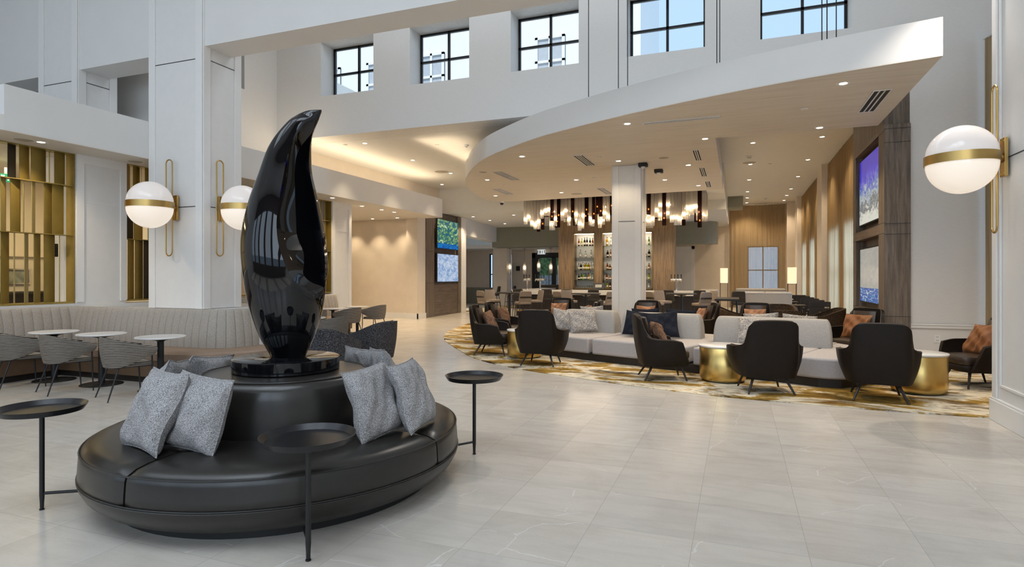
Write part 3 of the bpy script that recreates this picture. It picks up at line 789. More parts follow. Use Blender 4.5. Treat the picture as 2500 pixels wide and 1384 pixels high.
# ---------------------------------------------------------------- banquettes
def banquette(label, p0, p1, side, group, bend=None, corner=None, z_top=1.09, depth=.66, pitch=.148):
    """p0->p1 is the line of the back at seat level; side=+1 if the seat lies to the left of that line"""
    t_ = thing('channel_banquette', label, 'banquette', (0,0,0), 0, group)
    P = [Vector((*p0,0)),Vector((*p1,0))]
    if bend: P = [Vector((*p0,0)),Vector((*bend[0],0))]+catmull([Vector((*b,0)) for b in bend[1:]],6)
    def off_pt(p, n_, o_):
        q = p+n_*o_
        if corner:                       # mitre the inside corner
            if abs(p.x-corner[0]) < 1e-3: q = Vector((corner[0]+o_, min(p.y,corner[1]-o_), 0))
            elif p.x < -8.9 and abs(p.y-corner[1]) < .02: q = Vector((max(p.x,corner[0]+o_), corner[1]-o_, 0))
        return q
    # resample by arc length
    L = [0]
    for a,b in zip(P,P[1:]): L.append(L[-1]+(b-a).length)
    def at(s_):
        s_ = max(0,min(L[-1]-1e-6,s_))
        for i in range(len(P)-1):
            if s_ <= L[i+1]+1e-9:
                d = (P[i+1]-P[i]).normalized(); return P[i]+d*(s_-L[i]), d
    nchan = max(1,round(L[-1]/pitch)); st = L[-1]/nchan
    def smoothdir(s_):
        d = Vector((0,0,0))
        for e in (-.15,-.07,0,.07,.15): d += at(s_+e)[1]
        d.normalize(); return Vector((-d.y,d.x,0))*side
    cols = []
    for c in range(nchan):
        for f in (0,.04,.14,.3,.5,.7,.86,.96):
            s_ = (c+f)*st; p,_ = at(s_); cols.append((p,smoothdir(s_),.020*math.sin(PI*f)**.4 if 0<f<1 else 0))
    p,_ = at(L[-1]); cols.append((p,smoothdir(L[-1]),0))
    prof = [(.0,.40,1),(-.0,.60,1),(-.035,.85,1),(-.075,1.0,1),(-.085,z_top-.04,.9),(-.105,z_top-.008,.6),(-.135,z_top,.2),(-.18,z_top-.01,0),(-.19,.45,0)]
    rows = [[off_pt(p,n_,off+bulge*wt)+Vector((0,0,z)) for p,n_,bulge in cols] for off,z,wt in prof]
    bk = MB().grid(rows); w_ = len(cols)
    bk.f.append(tuple(j*w_ for j in range(len(prof)))); bk.f.append(tuple(j*w_+w_-1 for j in range(len(prof)-1,-1,-1)))
    bk.build('backrest', M['channel'], t_, ang=35)
    def run(profile, name, mat, step=.25):
        N = max(2,int(L[-1]/step)+1); cs = []
        for i in range(N):
            s_ = L[-1]*i/(N-1); p,_ = at(s_); cs.append((p,smoothdir(s_)))
        rr = [[off_pt(p,n_,off)+Vector((0,0,z)) for p,n_ in cs] for off,z in profile]
        m = MB().grid(rr, cv=True)
        m.f.append(tuple(j*N for j in range(len(rr)))); m.f.append(tuple(j*N+N-1 for j in range(len(rr)-1,-1,-1)))
        m.build(name, mat, t_, ang=40)
    d_ = depth
    run([(-.05,.34),(d_-.02,.34),(d_,.36),(d_,.455),(d_-.03,.482),(d_*.5,.488),(-.05,.48)], 'seat', M['tanleather'])
    run([(-.05,.10),(d_-.03,.10),(d_-.03,.335),(-.05,.335)], 'front_panel', M['tanbase'])
    run([(-.05,0),(d_-.09,0),(d_-.09,.098),(-.05,.098)], 'toe_kick', M['darkwood'])
    return t_
GB = 'channel tufted banquettes'
banquette('long oatmeal channel banquette turning the corner behind the three cafe tables', (-11.0,1.6), (-11.0,7.12), -1, GB, bend=[(-11.0,7.12),(-8.3,7.12),(-7.90,7.15),(-7.64,7.28),(-7.52,7.52),(-7.50,7.85)], corner=(-11.0,7.12))
banquette('oatmeal channel banquette end far behind the sculpture, by the warm wall', (-11.04,10.5), (-11.04,14.7), -1, GB, depth=.5)
# ---------------------------------------------------------------- gold blade screens
def uY(u): return 6.25+.00636*u
def blade_screen(label, y0, y1, rows_, x=-11.43):
    t_ = thing('gold_blade_screen', label, 'screen', (0,0,0), 0, 'gold blade screens')
    Z_ = [(3.275,3.85),(2.375,3.262),(1.165,2.362)]
    for z,h_ in ((3.262,.013),(2.362,.013),(1.135,.03),(3.845,.015)): MB().box(x-.10,x+.10,y0,y1,z,z+h_).build('rail', M['screen'], t_, **flat)
    for y in (y0,y1-.012): MB().box(x-.11,x+.11,y,y+.012,1.135,3.86).build('end_frame', M['screen'], t_, **flat)
    for (z0,z1),bl in zip(Z_, rows_):
        for a,b,dk in bl:
            m = MB(); p0_ = Vector((x+.05,a-.029,0)); p1_ = Vector((x-.05,b+.029,0)); v_ = p1_-p0_
            m.obox((x,(a+b)/2,(z0+z1)/2), (v_.length,.010,z1-z0), math.atan2(v_.y,v_.x))
            m.build('blade', M['screendark' if dk else 'screen'], t_, **flat)
    return t_
def px(*l): return [(uY(a),uY(b),k) for a,b,k in l]
blade_screen('tall gold blade room divider at the far left above the banquette', 5.35, 7.36,
  [px((-100,-76,0),(-62,-40,0),(-20,-4,0),(16,34,1),(43,66,0),(71,108,0),(116,118,0),(130,158,0)),
   px((-110,-86,0),(-66,-40,0),(-28,-12,0),(0,11,0),(22,45,0),(52,54,0),(73,81,0),(103,125,0),(125,155,0)),
   px((-104,-80,0),(-60,-44,0),(-30,-12,0),(0,18,0),(30,32,0),(55,64,0),(78,94,0),(103,131,0),(143,145,0))])
def q2(*l): return [(8.33+(a-285)*.0078, 8.33+(b-285)*.0078, k) for a,b,k in l]
blade_screen('narrow gold blade divider between the left pier and the lamp column', 8.325, 9.3,
  [q2((298,307,0),(314,334,0),(337,339,0),(347,363,0),(370,395,0)), q2((293,316,1),(316,342,0),(355,363,0),(370,392,1)), q2((285,293,0),(300,318,0),(319,343,0),(343,365,1),(372,396,0))])
rg = random.Random(5)
def rrow():
    y = 9.95; out = []
    while y < 14.2:
        w_ = rg.choice((.015,.14,.2,.26)); out.append((y,y+w_,1 if rg.random()<.12 else 0)); y += w_+rg.choice((.05,.12,.2))
    return out
e3 = [(14.38,14.40,0),(14.52,14.66,0)]
blade_screen('gold blade divider glimpsed right of the sculpture beside the end pier', 9.9, 14.71, [rrow()+e3, rrow()+e3, rrow()+e3])
# things seen through the screens
t_ = thing('service_counter', 'dark counter in the side room seen low through the left gold screen', 'counter', (-14.9,7.0,0))
MB().box(-.5,.5,-1.0,2.4,0,1.24).build('body', M['darkwood'], t_, **flat)
MB().box(-.55,.55,-1.05,2.45,1.24,1.28).build('top', M['stooldark'], t_, **flat)
t_ = thing('pass_window', 'small framed window on the side room wall, seen through the gold screen', 'window', (-15.6,8.84,1.62))
MB().box(.0,.05,-.27,.27,-.18,-.15).box(0,.05,-.27,.27,.15,.18).box(0,.05,-.27,-.24,-.15,.15).box(0,.05,.24,.27,-.15,.15).build('frame', M['steel'], t_, **flat)
MB().box(.0,.02,-.24,.24,-.15,.15).build('pane', plain('grey_green_pane',(.25,.26,.2),.15,var=.4,vs=5), t_, **flat)
t_ = thing('wall_thermostat', 'small dark wall controller on the pier behind the left gold screen', 'thermostat', (-11.62,7.22,2.10))
MB().box(-.05,-.012,-.055,.055,-.12,.12).build('body', M['stooldark'], t_, bevel=.01)
MB().box(-.012,-.008,-.03,.03,.0,.06).build('display', M['grille'], t_, **flat)
# ---------------------------------------------------------------- globe wall lamps
def sconce(label, loc, rz, s_=1.0, reach=.57):
    """local: wall at y=0, room toward -y"""
    t_ = thing('globe_wall_lamp', label, 'wall lamp', loc, rz, 'brass banded globe wall lamps')
    r_ = .40*s_; hb = .055*s_
    MB().box(-.075*s_,.075*s_,-.035,0,-.25*s_,.25*s_).build('wall_plate', M['brass'], t_, bevel=.004)
    sc_ = MB()
    for x in (-.05,.05):
        for z in (-.21,.21): sc_.obox((x*s_,-.038,z*s_),(.016,.008,.016))
    sc_.build('plate_screw', M['brass'], t_)
    w_ = .085*s_; H_ = .965*s_; lp = []
    for k in range(17): a = PI*k/16; lp.append((w_*math.cos(a),-.075,H_-w_+w_*math.sin(a)))
    for k in range(17): a = PI+PI*k/16; lp.append((w_*math.cos(a),-.075,-(H_-w_)+w_*math.sin(a)))
    lp = [(p[0]-.10*s_,p[1],p[2]) for p in lp]
    MB().tube(lp,.0135*s_,8,True).build('loop_rod', M['brass'], t_)
    MB().tube([(0,-.03,0),(0,-(reach-r_*.95),0)],.03*s_,10).tube([(-.02*s_,-.075,.0),(-.185*s_,-.075,.0)],.012*s_,8).build('arm', M['brass'], t_)
    N = 40
    top = [(r_*math.cos(PI/2*k/18), hb+r_*.98*math.sin(PI/2*k/18)) for k in range(19)]; top[-1] = (0,hb+r_*.98)
    MB().lathe(top,56,(0,-reach,0)).build('upper_globe', M['globe_top'], t_)
    bot = [(0,-hb-r_*.98)]+[(r_*math.cos(PI/2*k/18), -hb-r_*.98*math.sin(PI/2*k/18)) for k in range(17,-1,-1)]
    MB().lathe(bot,56,(0,-reach,0)).build('lower_globe', M['globe_bot'], t_)
    MB().lathe([(r_*.96,-hb-.004),(r_+.014,-hb-.004),(r_+.014,hb+.004),(r_*.96,hb+.004)],64,(0,-reach,0)).build('brass_band', M['brass'], t_, ang=30)
    return t_
sconce('globe wall lamp on the left face of the big column, nearest the gold screen', (-9.765,8.165,2.894), 0, .923, .53)
sconce('globe wall lamp on the right face of the big column, partly behind the sculpture', (-9.115,8.575,2.894), R(90), .923, .53)
sconce('large globe wall lamp on the white pillar at the right edge', (2.70,7.86,2.90), R(-90), .83, .40)
# ================================================================ RUG AND LOUNGE
rugp = [(-8.62,18.6),(-8.5,17.96),(-8.15,16.4),(-7.72,15.07),(-6.99,13.62),(-6.35,12.69),(-5.21,11.16),(-4.5,10.42),(-3.82,9.93),(-3.19,9.60),(-2.45,9.27),(-1.74,8.98),(-.8,8.65),(-.21,8.5),(.49,8.40),(.96,8.35),(1.62,8.31),(2.24,8.30),(2.68,8.30)]
rp = [(p.x,p.y) for p in catmull([(x,y,0) for x,y in rugp],4)]+[(4.3,8.32),(4.3,13.0),(2.55,13.0),(2.55,18.6)]
rug = MB().prism(rp,0.001,.012).build('lounge_rug', M['rug'], **flat)
tag(rug, 'large abstract rug in gold, cream and black under the lounge seating', 'rug')
rug2 = MB().prism([(-11.5,24.3),(-10.6,24.2),(-10.6,33.0),(-12.0,33.0),(-12.0,25.0),(-11.5,24.9)],0.001,.012).build('dining_carpet', M['rug'], **flat)
tag(rug2, 'patterned carpet in the far dining area beyond the wooden screen wall', 'carpet')

def make_armchair(label, loc, rz, group):
    t_ = thing('lounge_armchair', label, 'armchair', loc, rz, group)
    keys = [(.315,.30,.27,.418,.21,.612),(.325,.15,.262,.43,.08,.642),(.325,.0,.255,.425,-.06,.648),(.318,-.13,.25,.408,-.165,.652),(.308,-.18,.248,.362,-.235,.666),
            (.295,-.22,.245,.312,-.285,.715),(.268,-.262,.24,.290,-.33,.80),(.245,-.278,.24,.279,-.362,.895),(.21,-.288,.238,.264,-.385,.975),(.15,-.294,.238,.215,-.398,1.006),(0,-.297,.238,0,-.405,1.014)]
    rows = ruled(keys, 4, 9, .022)
    nr = len(rows)
    MB().sheet(rows, -.055).build('shell', M['lounge'], t_, ang=70)
    MB().tube([p+Vector((0,0,.0)) for p in rows[-1]], .009, 6).build('piping', M['loungefront'], t_)
    # padded inner back
    inner = []
    for q in range(8):
        f = q/7; z = .42+(.965-.42)*f; w_ = .235-.02*f; y0 = -.215-.125*f
        inner.append([(w_*s_, y0+.055*math.cos(s_*PI/2)**.5+.012*math.sin(PI*f)+.02, z) for s_ in (-1,-.8,-.5,-.2,.2,.5,.8,1)])
    MB().sheet(inner, .05).build('back_pad', M['loungefront'], t_, ang=70)
    rounded(-.285,.285,-.22,.375,.34,.455,.11,.022).build('seat_cushion', M['loungefront'], t_)
    rounded(-.29,.29,-.26,.365,.235,.338,.10,.0).build('seat_base', M['lounge'], t_)
    for sx in (-1,1):
        MB().tube([(sx*.21,.24,.24),(sx*.285,.315,0)],[.022,.013],8).build('leg', M['darkwood'], t_)
        MB().tube([(sx*.20,-.19,.24),(sx*.305,-.33,0)],[.022,.013],8).build('leg', M['darkwood'], t_)
    MB().box(-.21,.21,-.19,.24,.215,.24).build('leg_frame', M['darkwood'], t_, **flat)
    return t_
GA = 'dark leather lounge armchairs'
ZR = .012
AC = [  # x, y, facing, label, cushion (material, label, seed)
 (-4.75,11.45,8,'dark leather armchair at the left end of the rug, in side view',('chenille','dusty brown cushion on the leftmost leather armchair')),
 (-5.05,12.98,3,'dark leather armchair standing behind the leftmost one, in side view',('chenille','dusty brown cushion on the armchair behind the leftmost one')),
 (-3.37,10.45,93,'dark leather armchair seen from behind at the left end of the pale sofa',None),
 (-1.11,9.68,18,'dark leather armchair in side view in front of the sofa middle',('chenille','brown chenille cushion on the armchair before the navy cushions')),
 (.36,9.14,104,'dark leather armchair seen from behind, between the sofa and gold drum table',None),
 (1.74,9.10,85,'dark leather armchair seen from behind in front of the sofa right end',None),
 (3.30,10.62,197,'dark leather armchair half hidden by the right pillar, facing left',('velvet','orange copper velvet cushion on the armchair beside the right pillar')),
 (2.02,12.55,228,'dark leather armchair behind the right end of the sofa by the wooden wall',('velvet','orange copper velvet cushion on the armchair behind the sofa right end')),
 (-4.55,15.55,268,'dark leather armchair facing the viewer left of the white lounge column',('copper','pinkish copper cushion on the armchair left of the white column')),
 (-3.62,14.75,183,'dark leather armchair just left of the white column, turned to the left',('copper','copper cushion on the armchair touching the white column')),
 (-2.12,14.75,266,'dark leather armchair facing the viewer just right of the white column',('copper','pinkish copper cushion on the armchair right of the white column')),
 (-.86,14.2,196,'dark leather armchair behind the sofa middle, turned to the left',('copper','copper cushion on the armchair behind the sofa middle')),
 (.35,14.15,262,'dark leather armchair facing the viewer behind the sofa right half',('copper','copper cushion on the armchair before the grey booth bench')),
]
proto = None
for i,(x,y,az,lab,cu) in enumerate(AC):
    if proto is None: proto = make_armchair(lab,(x,y,ZR),R(az-90),GA)
    else: dup(proto, lab, (x,y,ZR), R(az-90))
    if cu:
        fx,fy = math.cos(R(az)),math.sin(R(az)); off = -.06
        pillow(cu[1], (x+fx*off, y+fy*off, .70), az, 24, rnd.uniform(-5,5), .50 if cu[0]=='velvet' else .46,.48 if cu[0]=='velvet' else .44,.16, cu[0], 20+i, 'cushions on the leather armchairs', 'chair_cushion', False, 'cushion', .02)

# woven barrel chairs behind
brl = make_tub('barrel_chair', 'brown tweed barrel chair with a sloping arm left of the booth bench', (-.22,17.6,ZR), R(-20-90+20), 'brown barrel chairs', 'darktweed', .80, .16)
M['browntweed'] = tweed('brown_tweed', '1d1510', '46382c', '7d6a55', 120, .3)
for c_ in brl.children:
    if c_.data.materials[0] == M['darktweed']: c_.data.materials[0] = M['browntweed']
dup(brl, 'brown tweed barrel chair seen from behind just right of a leather armchair', (1.02,16.0,ZR), R(92-90))
dup(brl, 'brown tweed barrel chair farther back against the booth bench', (1.12,18.6,ZR), R(270-90))
dup(brl, 'brown tweed barrel chair with a long sloping arm beside the right curtains', (2.08,17.2,ZR), R(185-90))

# sectional island sofa
front = catmull([(-3.85,11.66,0),(-3.23,11.40,0),(-2.59,11.10,0),(-1.89,10.82,0),(-1.02,10.47,0),(.06,10.07,0),(.79,9.77,0)],10)
nrm = Vector((.37,.93,0)).normalized(); DEP = 2.45
sofa = thing('sectional_sofa', 'long curved pale grey double-sided sofa in the middle of the lounge', 'sofa', (0,0,ZR))
cuts = [-3.85,-2.6,-.71,.79]
for a,b in zip(cuts,cuts[1:]):
    f_ = [p for p in front if a-1e-6 <= p.x <= b+1e-6]
    a_ = [(p.x,p.y) for p in f_]; b_ = [((p+nrm*DEP).x,(p+nrm*DEP).y) for p in reversed(f_)]
    pl = a_+b_; c0 = Vector((sum(p[0] for p in pl)/len(pl),sum(p[1] for p in pl)/len(pl)))
    pl = [tuple(Vector(p)+(c0-Vector(p)).normalized()*.006) for p in pl]
    MB().prism(pl,.135,.43).build('seat_section', M['greyfab'], sofa, bevel=.035, seg=3, ang=60)
end = [(p.x,p.y) for p in catmull([(.80,9.765,0),(1.12,9.60,0),(1.42,9.60,0),(1.68,9.80,0),(1.86,10.2,0),(1.95,10.8,0),(1.93,11.4,0),(1.70,11.88,0)],5)]
MB().prism(end+[((.79+nrm.x*DEP),(9.77+nrm.y*DEP))],.135,.43).build('seat_section', M['greyfab'], sofa, bevel=.04, seg=3, ang=60)
bs = [(p.x,p.y) for p in [q+nrm*.07 for q in front]]+[(1.10,9.69),(1.4,9.70),(1.62,9.88),(1.77,10.2),(1.86,10.8),(1.84,11.4)]+[((p+nrm*(DEP-.07)).x,(p+nrm*(DEP-.07)).y) for p in reversed(front)]
MB().prism(bs,0,.134).build('plinth_base', M['darkwood'], sofa, **flat)
def pad(x0,y0,x1,y1,ht=.46):
    L_ = math.hypot(x1-x0,y1-y0); a = math.atan2(y1-y0,x1-x0); th = .40
    rows = []; n = 7
    for q,(f,z) in enumerate([(0,.43),(0,.445),(.04,.55),(.15,.66),(.34,.76),(.56,.83),(.78,.872),(.93,.888),(1,.892)]):
        sx = L_/2*(1-.02)-.085*f**1.3; sy = th/2-.095*f; r_ = .05
        if q == 8: sx -= .03; sy -= .04
        ring = []
        for cx_,cy_,an in ((sx-r_,sy-r_,0),(-sx+r_,sy-r_,PI/2),(-sx+r_,-sy+r_,PI),(sx-r_,-sy+r_,3*PI/2)):
            for k in range(n): ring.append((cx_+r_*math.cos(an+PI/2*k/(n-1)),cy_+r_*math.sin(an+PI/2*k/(n-1)),z))
        rows.append(ring)
    m = MB().grid(rows, cu=True); w_ = len(rows[0])
    m.f.append(tuple(range(w_-1,-1,-1))); m.f.append(tuple((len(rows)-1)*w_+i for i in range(w_)))
    m.xf(Matrix.Translation(((x0+x1)/2-math.sin(a)*th/2,(y0+y1)/2+math.cos(a)*th/2,0)) @ Matrix.Rotation(a,4,'Z'))
    m.build('backrest', M['greyfab2'], sofa, ang=60)
pad(-3.62,12.62,-2.38,12.28); pad(-2.22,11.98,-.63,11.70); pad(-.43,11.30,1.46,10.95)
G2 = 'scatter cushions on the pale sofa'
def sc_(lab,loc,az,tilt,roll,w_,h_,mat,seed,z=None): pillow(lab,loc,az,tilt,roll,w_,h_,.17,mat,seed,G2,'scatter_cushion',False,'cushion',.015)
sc_('fuzzy silver cushion leaning on the left sofa backrest, front one of two', (-3.02,12.18,.69),-76,22,-8,.58,.48,'fuzzy',41)
sc_('fuzzy silver cushion at the left end of the left sofa backrest', (-3.50,12.42,.69),-84,22,6,.54,.48,'fuzzy',42)
sc_('navy cushion on the middle sofa backrest, in full view behind an armchair', (-1.33,11.58,.70),-84,20,-5,.60,.52,'navy',43)
sc_('navy cushion on the middle sofa backrest, partly behind another navy cushion', (-1.80,11.72,.70),-88,20,8,.56,.50,'navy',44)
sc_('fuzzy rosy cushion on the right sofa backrest, mostly behind an armchair', (.28,10.98,.69),-84,22,4,.56,.46,'fuzzy',45)
sc_('navy cushion topping the back side of the middle backrest, left one', (-1.75,12.48,.71),86,16,3,.58,.54,'navy',46)
sc_('navy cushion topping the back side of the middle backrest, right one', (-1.05,12.40,.71),84,16,-3,.60,.54,'navy',47)
sc_('fuzzy cushion edge above the left backrest, from the sofa back side', (-3.0,13.05,.70),76,16,3,.58,.56,'fuzzy',48)
sc_('fuzzy cushion edge above the right backrest, left one on the back side', (.42,11.72,.70),82,16,4,.60,.55,'fuzzy',49)
sc_('fuzzy cushion edge above the right backrest, right one on the back side', (1.02,11.62,.70),80,16,-4,.56,.53,'fuzzy',50)

# gold drum tables
def drum(label, loc, r_=.355, h_=.555):
    t_ = thing('drum_table', label, 'side table', loc, 0, 'gold drum tables')
    MB().lathe([(r_-.10,0),(r_-.04,.012),(r_-.012,.045),(r_,.09),(r_,h_-.03),(r_-.012,h_-.02)],64).build('drum_body', M['gold'], t_, ang=60)
    MB().lathe([(0,h_-.03),(r_+.008,h_-.03),(r_+.014,h_-.022),(r_+.014,h_-.006),(r_+.006,h_),(0,h_)],64).build('marble_top', M['marble'], t_, ang=40)
    return t_
dr = drum('gold drum table in the centre front, between two armchair backs', (-.21,9.79,ZR), .345)
dup(dr, 'gold drum table at the right, between two armchairs near the pillar', (2.36,9.78,ZR))
dup(dr, 'gold drum table at the left, behind an armchair seen from the back', (-3.98,11.25,ZR))
dup(dr, 'gold drum table behind the left sofa end, only its side showing', (-4.05,13.55,ZR))
# outlet
t_ = thing('wall_outlet', 'white electrical outlet on the pale wall above the right drum table', 'outlet', (3.46,13.10,.47))
MB().box(-.05,.05,-.012,0,-.075,.075).build('cover_plate', M['white'], t_, bevel=.004)
s_ = MB()
for z in (-.032,.032):
    for x in (-.012,.012): s_.box(x-.003,x+.003,-.0135,-.012,z-.01,z+.01)
s_.build('socket_slots', M['grille'], t_, **flat)
# ================================================================ BAR, SCREENS, CURTAINS, FAR SEATING
def picture_mat(name, kind, seed):
    """moving pictures on the televisions: blurred colour fields"""
    t = NT(name); v = t.coord(out='Generated', loc=(seed,0,0)); g = t.coord(out='Generated')
    sp = t.n('ShaderNodeSeparateXYZ'); t.l(g, sp.inputs[0])
    f = t.noise(v, 7, 6, .7, .8); f2 = t.noise(v, 22, 4, .7)
    k = t.math('ADD', t.math('MULTIPLY',f,.7), t.math('MULTIPLY',f2,.3))
    if kind == 'match': c = t.ramp(k,[(.32,lin('0a2a55')),(.42,lin('1d5a96')),(.5,lin('2e7a6a')),(.55,lin('a9c86a')),(.62,lin('cfe6f2')),(.7,lin('2b62a8'))])
    elif kind == 'frost': c = t.ramp(k,[(.32,lin('5b78b0')),(.45,lin('8fb0dd')),(.55,lin('c9d9f0')),(.66,lin('e4eefb'))])
    elif kind == 'skyline': c = t.ramp(t.math('ADD',k,t.math('MULTIPLY',t.math('SUBTRACT',sp.outputs[2],.55),-.7)),[(.28,lin('2b1fb0')),(.42,lin('3a35c8')),(.52,lin('6d86b8')),(.6,lin('b8c4c8')),(.7,lin('5a5f66')),(.8,lin('d9dcd2'))])
    else: c = t.ramp(k,[(.3,lin('8f9aa0')),(.5,lin('b6b9b4')),(.7,lin('cfcabb'))])
    if kind in ('match','news'):
        low = t.math('LESS_THAN', sp.outputs[2], .17 if kind=='match' else .26)
        band = t.ramp(t.noise(t.coord(out='Generated',scale=(3,3,9),loc=(seed,0,0)),3,2),[(.4,lin('1240a8')),(.55,lin('1c86c8')),(.62,lin('d8dce0') if kind=='news' else lin('1c86c8'))])
        c = t.mix(low, c, band)
    t.set(Base_Color=(0,0,0), Roughness=.15, Emission_Color=c, Emission_Strength=.75 if kind!='news' else .6)
    return t.m
def tv(label, loc, rz, w_, h_, mat):
    t_ = thing('wall_television', label, 'television', loc, rz, 'wall televisions')
    MB().box(-w_/2,w_/2,-.06,0,-h_/2,h_/2).build('casing', M['grille'], t_, bevel=.008)
    MB().box(-w_/2+.03,w_/2-.03,-.064,-.058,-h_/2+.03,h_/2-.03).build('display', mat, t_, **flat)
    MB().box(-.25,.25,0,.05,-.2,.2).build('bracket', M['grille'], t_, **flat)
    return t_
# right media wall
mw = thing('wooden_media_wall', 'tall grey brown wooden panel wall holding two televisions at the right', 'panelling', (0,0,0))
MB().box(2.80,3.03,13.04,16.25,0,4.494).box(2.80,3.03,13.12,16.25,4.494,5.34).build('back_panel', M['wood'], mw, **flat)
fr = MB()
Z1 = 4.494
for y0,y1 in ((13.04,13.52),(15.92,16.25)): fr.box(2.60,2.80,y0,y1,0,Z1)
fr.box(2.60,2.80,13.12,16.25,Z1,5.34)
fr.build('upright_panel', M['wood'], mw, **flat)
fr = MB()
for z0,z1 in ((0,.93),(2.44,2.64),(4.38,Z1)): fr.box(2.602,2.80,13.52,15.92,z0,z1)
fr.build('cross_panel', wood('grey_brown_walnut_deep','5a4a3f','776558','8f7d6e','Y'), mw, **flat)
jn = MB()
for z in (.87,2.42,2.62,4.15,4.41): jn.box(2.598,3.032,13.036,13.05,z-.004,z+.004)
for z in (2.44,2.64,4.38,.93): jn.box(2.598,2.61,13.04,16.25,z-.004,z+.004)
jn.build('panel_joint', M['joint'], mw, **flat)
tv('upper television on the right wooden wall showing a blue city skyline', (2.72,14.72,3.52), R(-90), 2.22, 1.50, picture_mat('screen_skyline','skyline',3))
tv('lower television on the right wooden wall showing a pale news picture', (2.72,14.70,1.65), R(-90), 2.10, 1.22, picture_mat('screen_news','news',8))
# left media wall
ang = math.atan2(3.56,-.22)
ml = thing('wooden_media_wall', 'tall dark wooden panel wall with two televisions beyond the warm wall', 'panelling', (-11.40,20.64,0), ang)
# local x runs along the wall, room side is -y
MB().box(0,3.57,.06,.32,0,4.27).build('back_panel', M['woodH'], ml, **flat)
for a,b in ((0,.72),(3.22,3.57)): MB().box(a,b,-.02,.06,0,4.27).build('upright_panel', M['wood'], ml, **flat)
MB().box(.72,3.22,.0,.06,0,1.3).build('base_panel', M['woodH'], ml, **flat)
jn = MB()
for z in (1.36,2.62): jn.box(0,.72,-.024,-.018,z-.006,z+.006).box(3.22,3.57,-.024,-.018,z-.006,z+.006)
jn.build('panel_joint', M['joint'], ml, **flat)
def mlp(s_,z): return (-11.40+math.cos(ang)*s_+math.sin(ang)*.0, 20.64+math.sin(ang)*s_, z)
tv('upper television on the left wooden wall showing a green and blue match', (mlp(2.0,0)[0]+.02,mlp(2.0,0)[1],3.38), ang, 2.25, 1.24, picture_mat('screen_match','match',1))
tv('lower television on the left wooden wall showing a frosty blue picture', (mlp(2.0,0)[0]+.02,mlp(2.0,0)[1],1.98), ang, 2.25, 1.20, picture_mat('screen_frost','frost',5))

# curtains
def hang(label, name, p0, p1, z0, z1, mat, amp=.045, wl=.17, seed=1, cat='curtain', top=True):
    t_ = thing(name, label, cat, (0,0,0))
    rg = random.Random(seed); a = Vector((*p0,0)); b = Vector((*p1,0)); d = b-a; L_ = d.length; d.normalize(); n_ = Vector((-d.y,d.x,0))
    N = int(L_/wl*7); cols = []; ph = 0
    for i in range(N+1):
        s_ = L_*i/N; ph += 2*PI/7*(1+.35*math.sin(i*.13+seed))
        cols.append((s_, amp*math.sin(ph)*(.7+.3*math.sin(i*.05+seed)), ph))
    rows = []
    for f in (0,.25,.5,.75,.96,1):
        z = z0+(z1-z0)*f
        rows.append([a+d*s_+n_*(o*(1 if f < .96 else .8)+.01*math.sin(p*.31+f*3))+Vector((0,0,z)) for s_,o,p in cols])
    MB().grid(rows).build('fabric', M[mat], t_, ang=80)
    if top: MB().tube([a+Vector((0,0,z1+.012)),b+Vector((0,0,z1+.012))],.014,6).build('rail', M['steel'], t_)
    return t_
hang('gold sheer curtain beside the right wooden wall, nearest of the window row','sheer_curtain',(2.81,16.35),(2.81,22.1),.01,5.31,'sheer',seed=2)
hang('gold sheer curtain between the two cream window piers','sheer_curtain',(2.81,23.45),(2.81,30.5),.01,5.31,'sheer',seed=5)
hang('gold sheer curtain behind the farthest window pier','sheer_curtain',(2.81,31.65),(2.81,32.7),.01,5.31,'sheer',seed=7)
hang('wide gold sheer curtain on the back wall over the lit window','sheer_curtain',(-.38,33.2),(2.28,33.2),.01,5.31,'sheer',seed=9)
hang('textured tan drape at the right edge behind the white pillar','window_drape',(4.14,13.0),(4.29,12.35),.02,5.86,'drape',.035,.12,3)

# bar counter
bar = thing('bar_counter', 'long bar with pale stone top and dark front under the chandelier', 'bar', (0,0,0))
BY = 22.9
MB().box(-8.7,-.75,BY,BY+.75,1.04,1.08).box(-8.7,-.75,BY,BY+.04,.90,1.04).box(-1.45,-.75,BY+.75,27.0,1.04,1.08).box(-.79,-.75,BY,27.0,.90,1.04).box(-8.7,-8.0,BY+.75,27,1.04,1.08).box(-8.7,-8.66,BY,27,.9,1.04).build('counter_top', M['counter'], bar, **flat)
MB().box(-8.55,-.9,BY+.28,BY+.68,0,1.04).box(-1.35,-.95,BY+.68,26.9,0,1.04).box(-8.5,-8.1,BY+.68,26.9,0,1.04).build('bar_front', M['darkwood'], bar, **flat)
MB().tube([(-8.5,BY+.2,.22),(-.95,BY+.2,.22)],.025,8).build('foot_rail', M['brass'], bar)
# back bar cabinet
cab = thing('back_bar_cabinet', 'tall oak back bar with three lit bottle bays behind the bar', 'cabinet', (0,0,0))
CYF = 24.3
BAYS = [(-6.44,-5.50),(-5.24,-4.30),(-4.04,-3.16)]
bo = MB().box(-7.08,BAYS[0][0],CYF,CYF+.7,0,4.27).box(BAYS[2][1],-2.33,CYF,CYF+.7,0,4.27).box(BAYS[0][0],BAYS[2][1],CYF,CYF+.7,3.42,4.27).box(BAYS[0][0],BAYS[2][1],CYF,CYF+.7,0,1.14)
bo.build('carcass', M['woodbar'], cab, **flat)
for a,b in ((BAYS[0][1],BAYS[1][0]),(BAYS[1][1],BAYS[2][0])): MB().box(a,b,CYF-.02,CYF+.7,1.14,3.42).build('divider', M['woodbar'], cab, **flat)
MB().box(BAYS[0][0],BAYS[2][1],CYF+.55,CYF+.6,1.14,3.42).build('back_panel', M['white'], cab, **flat)
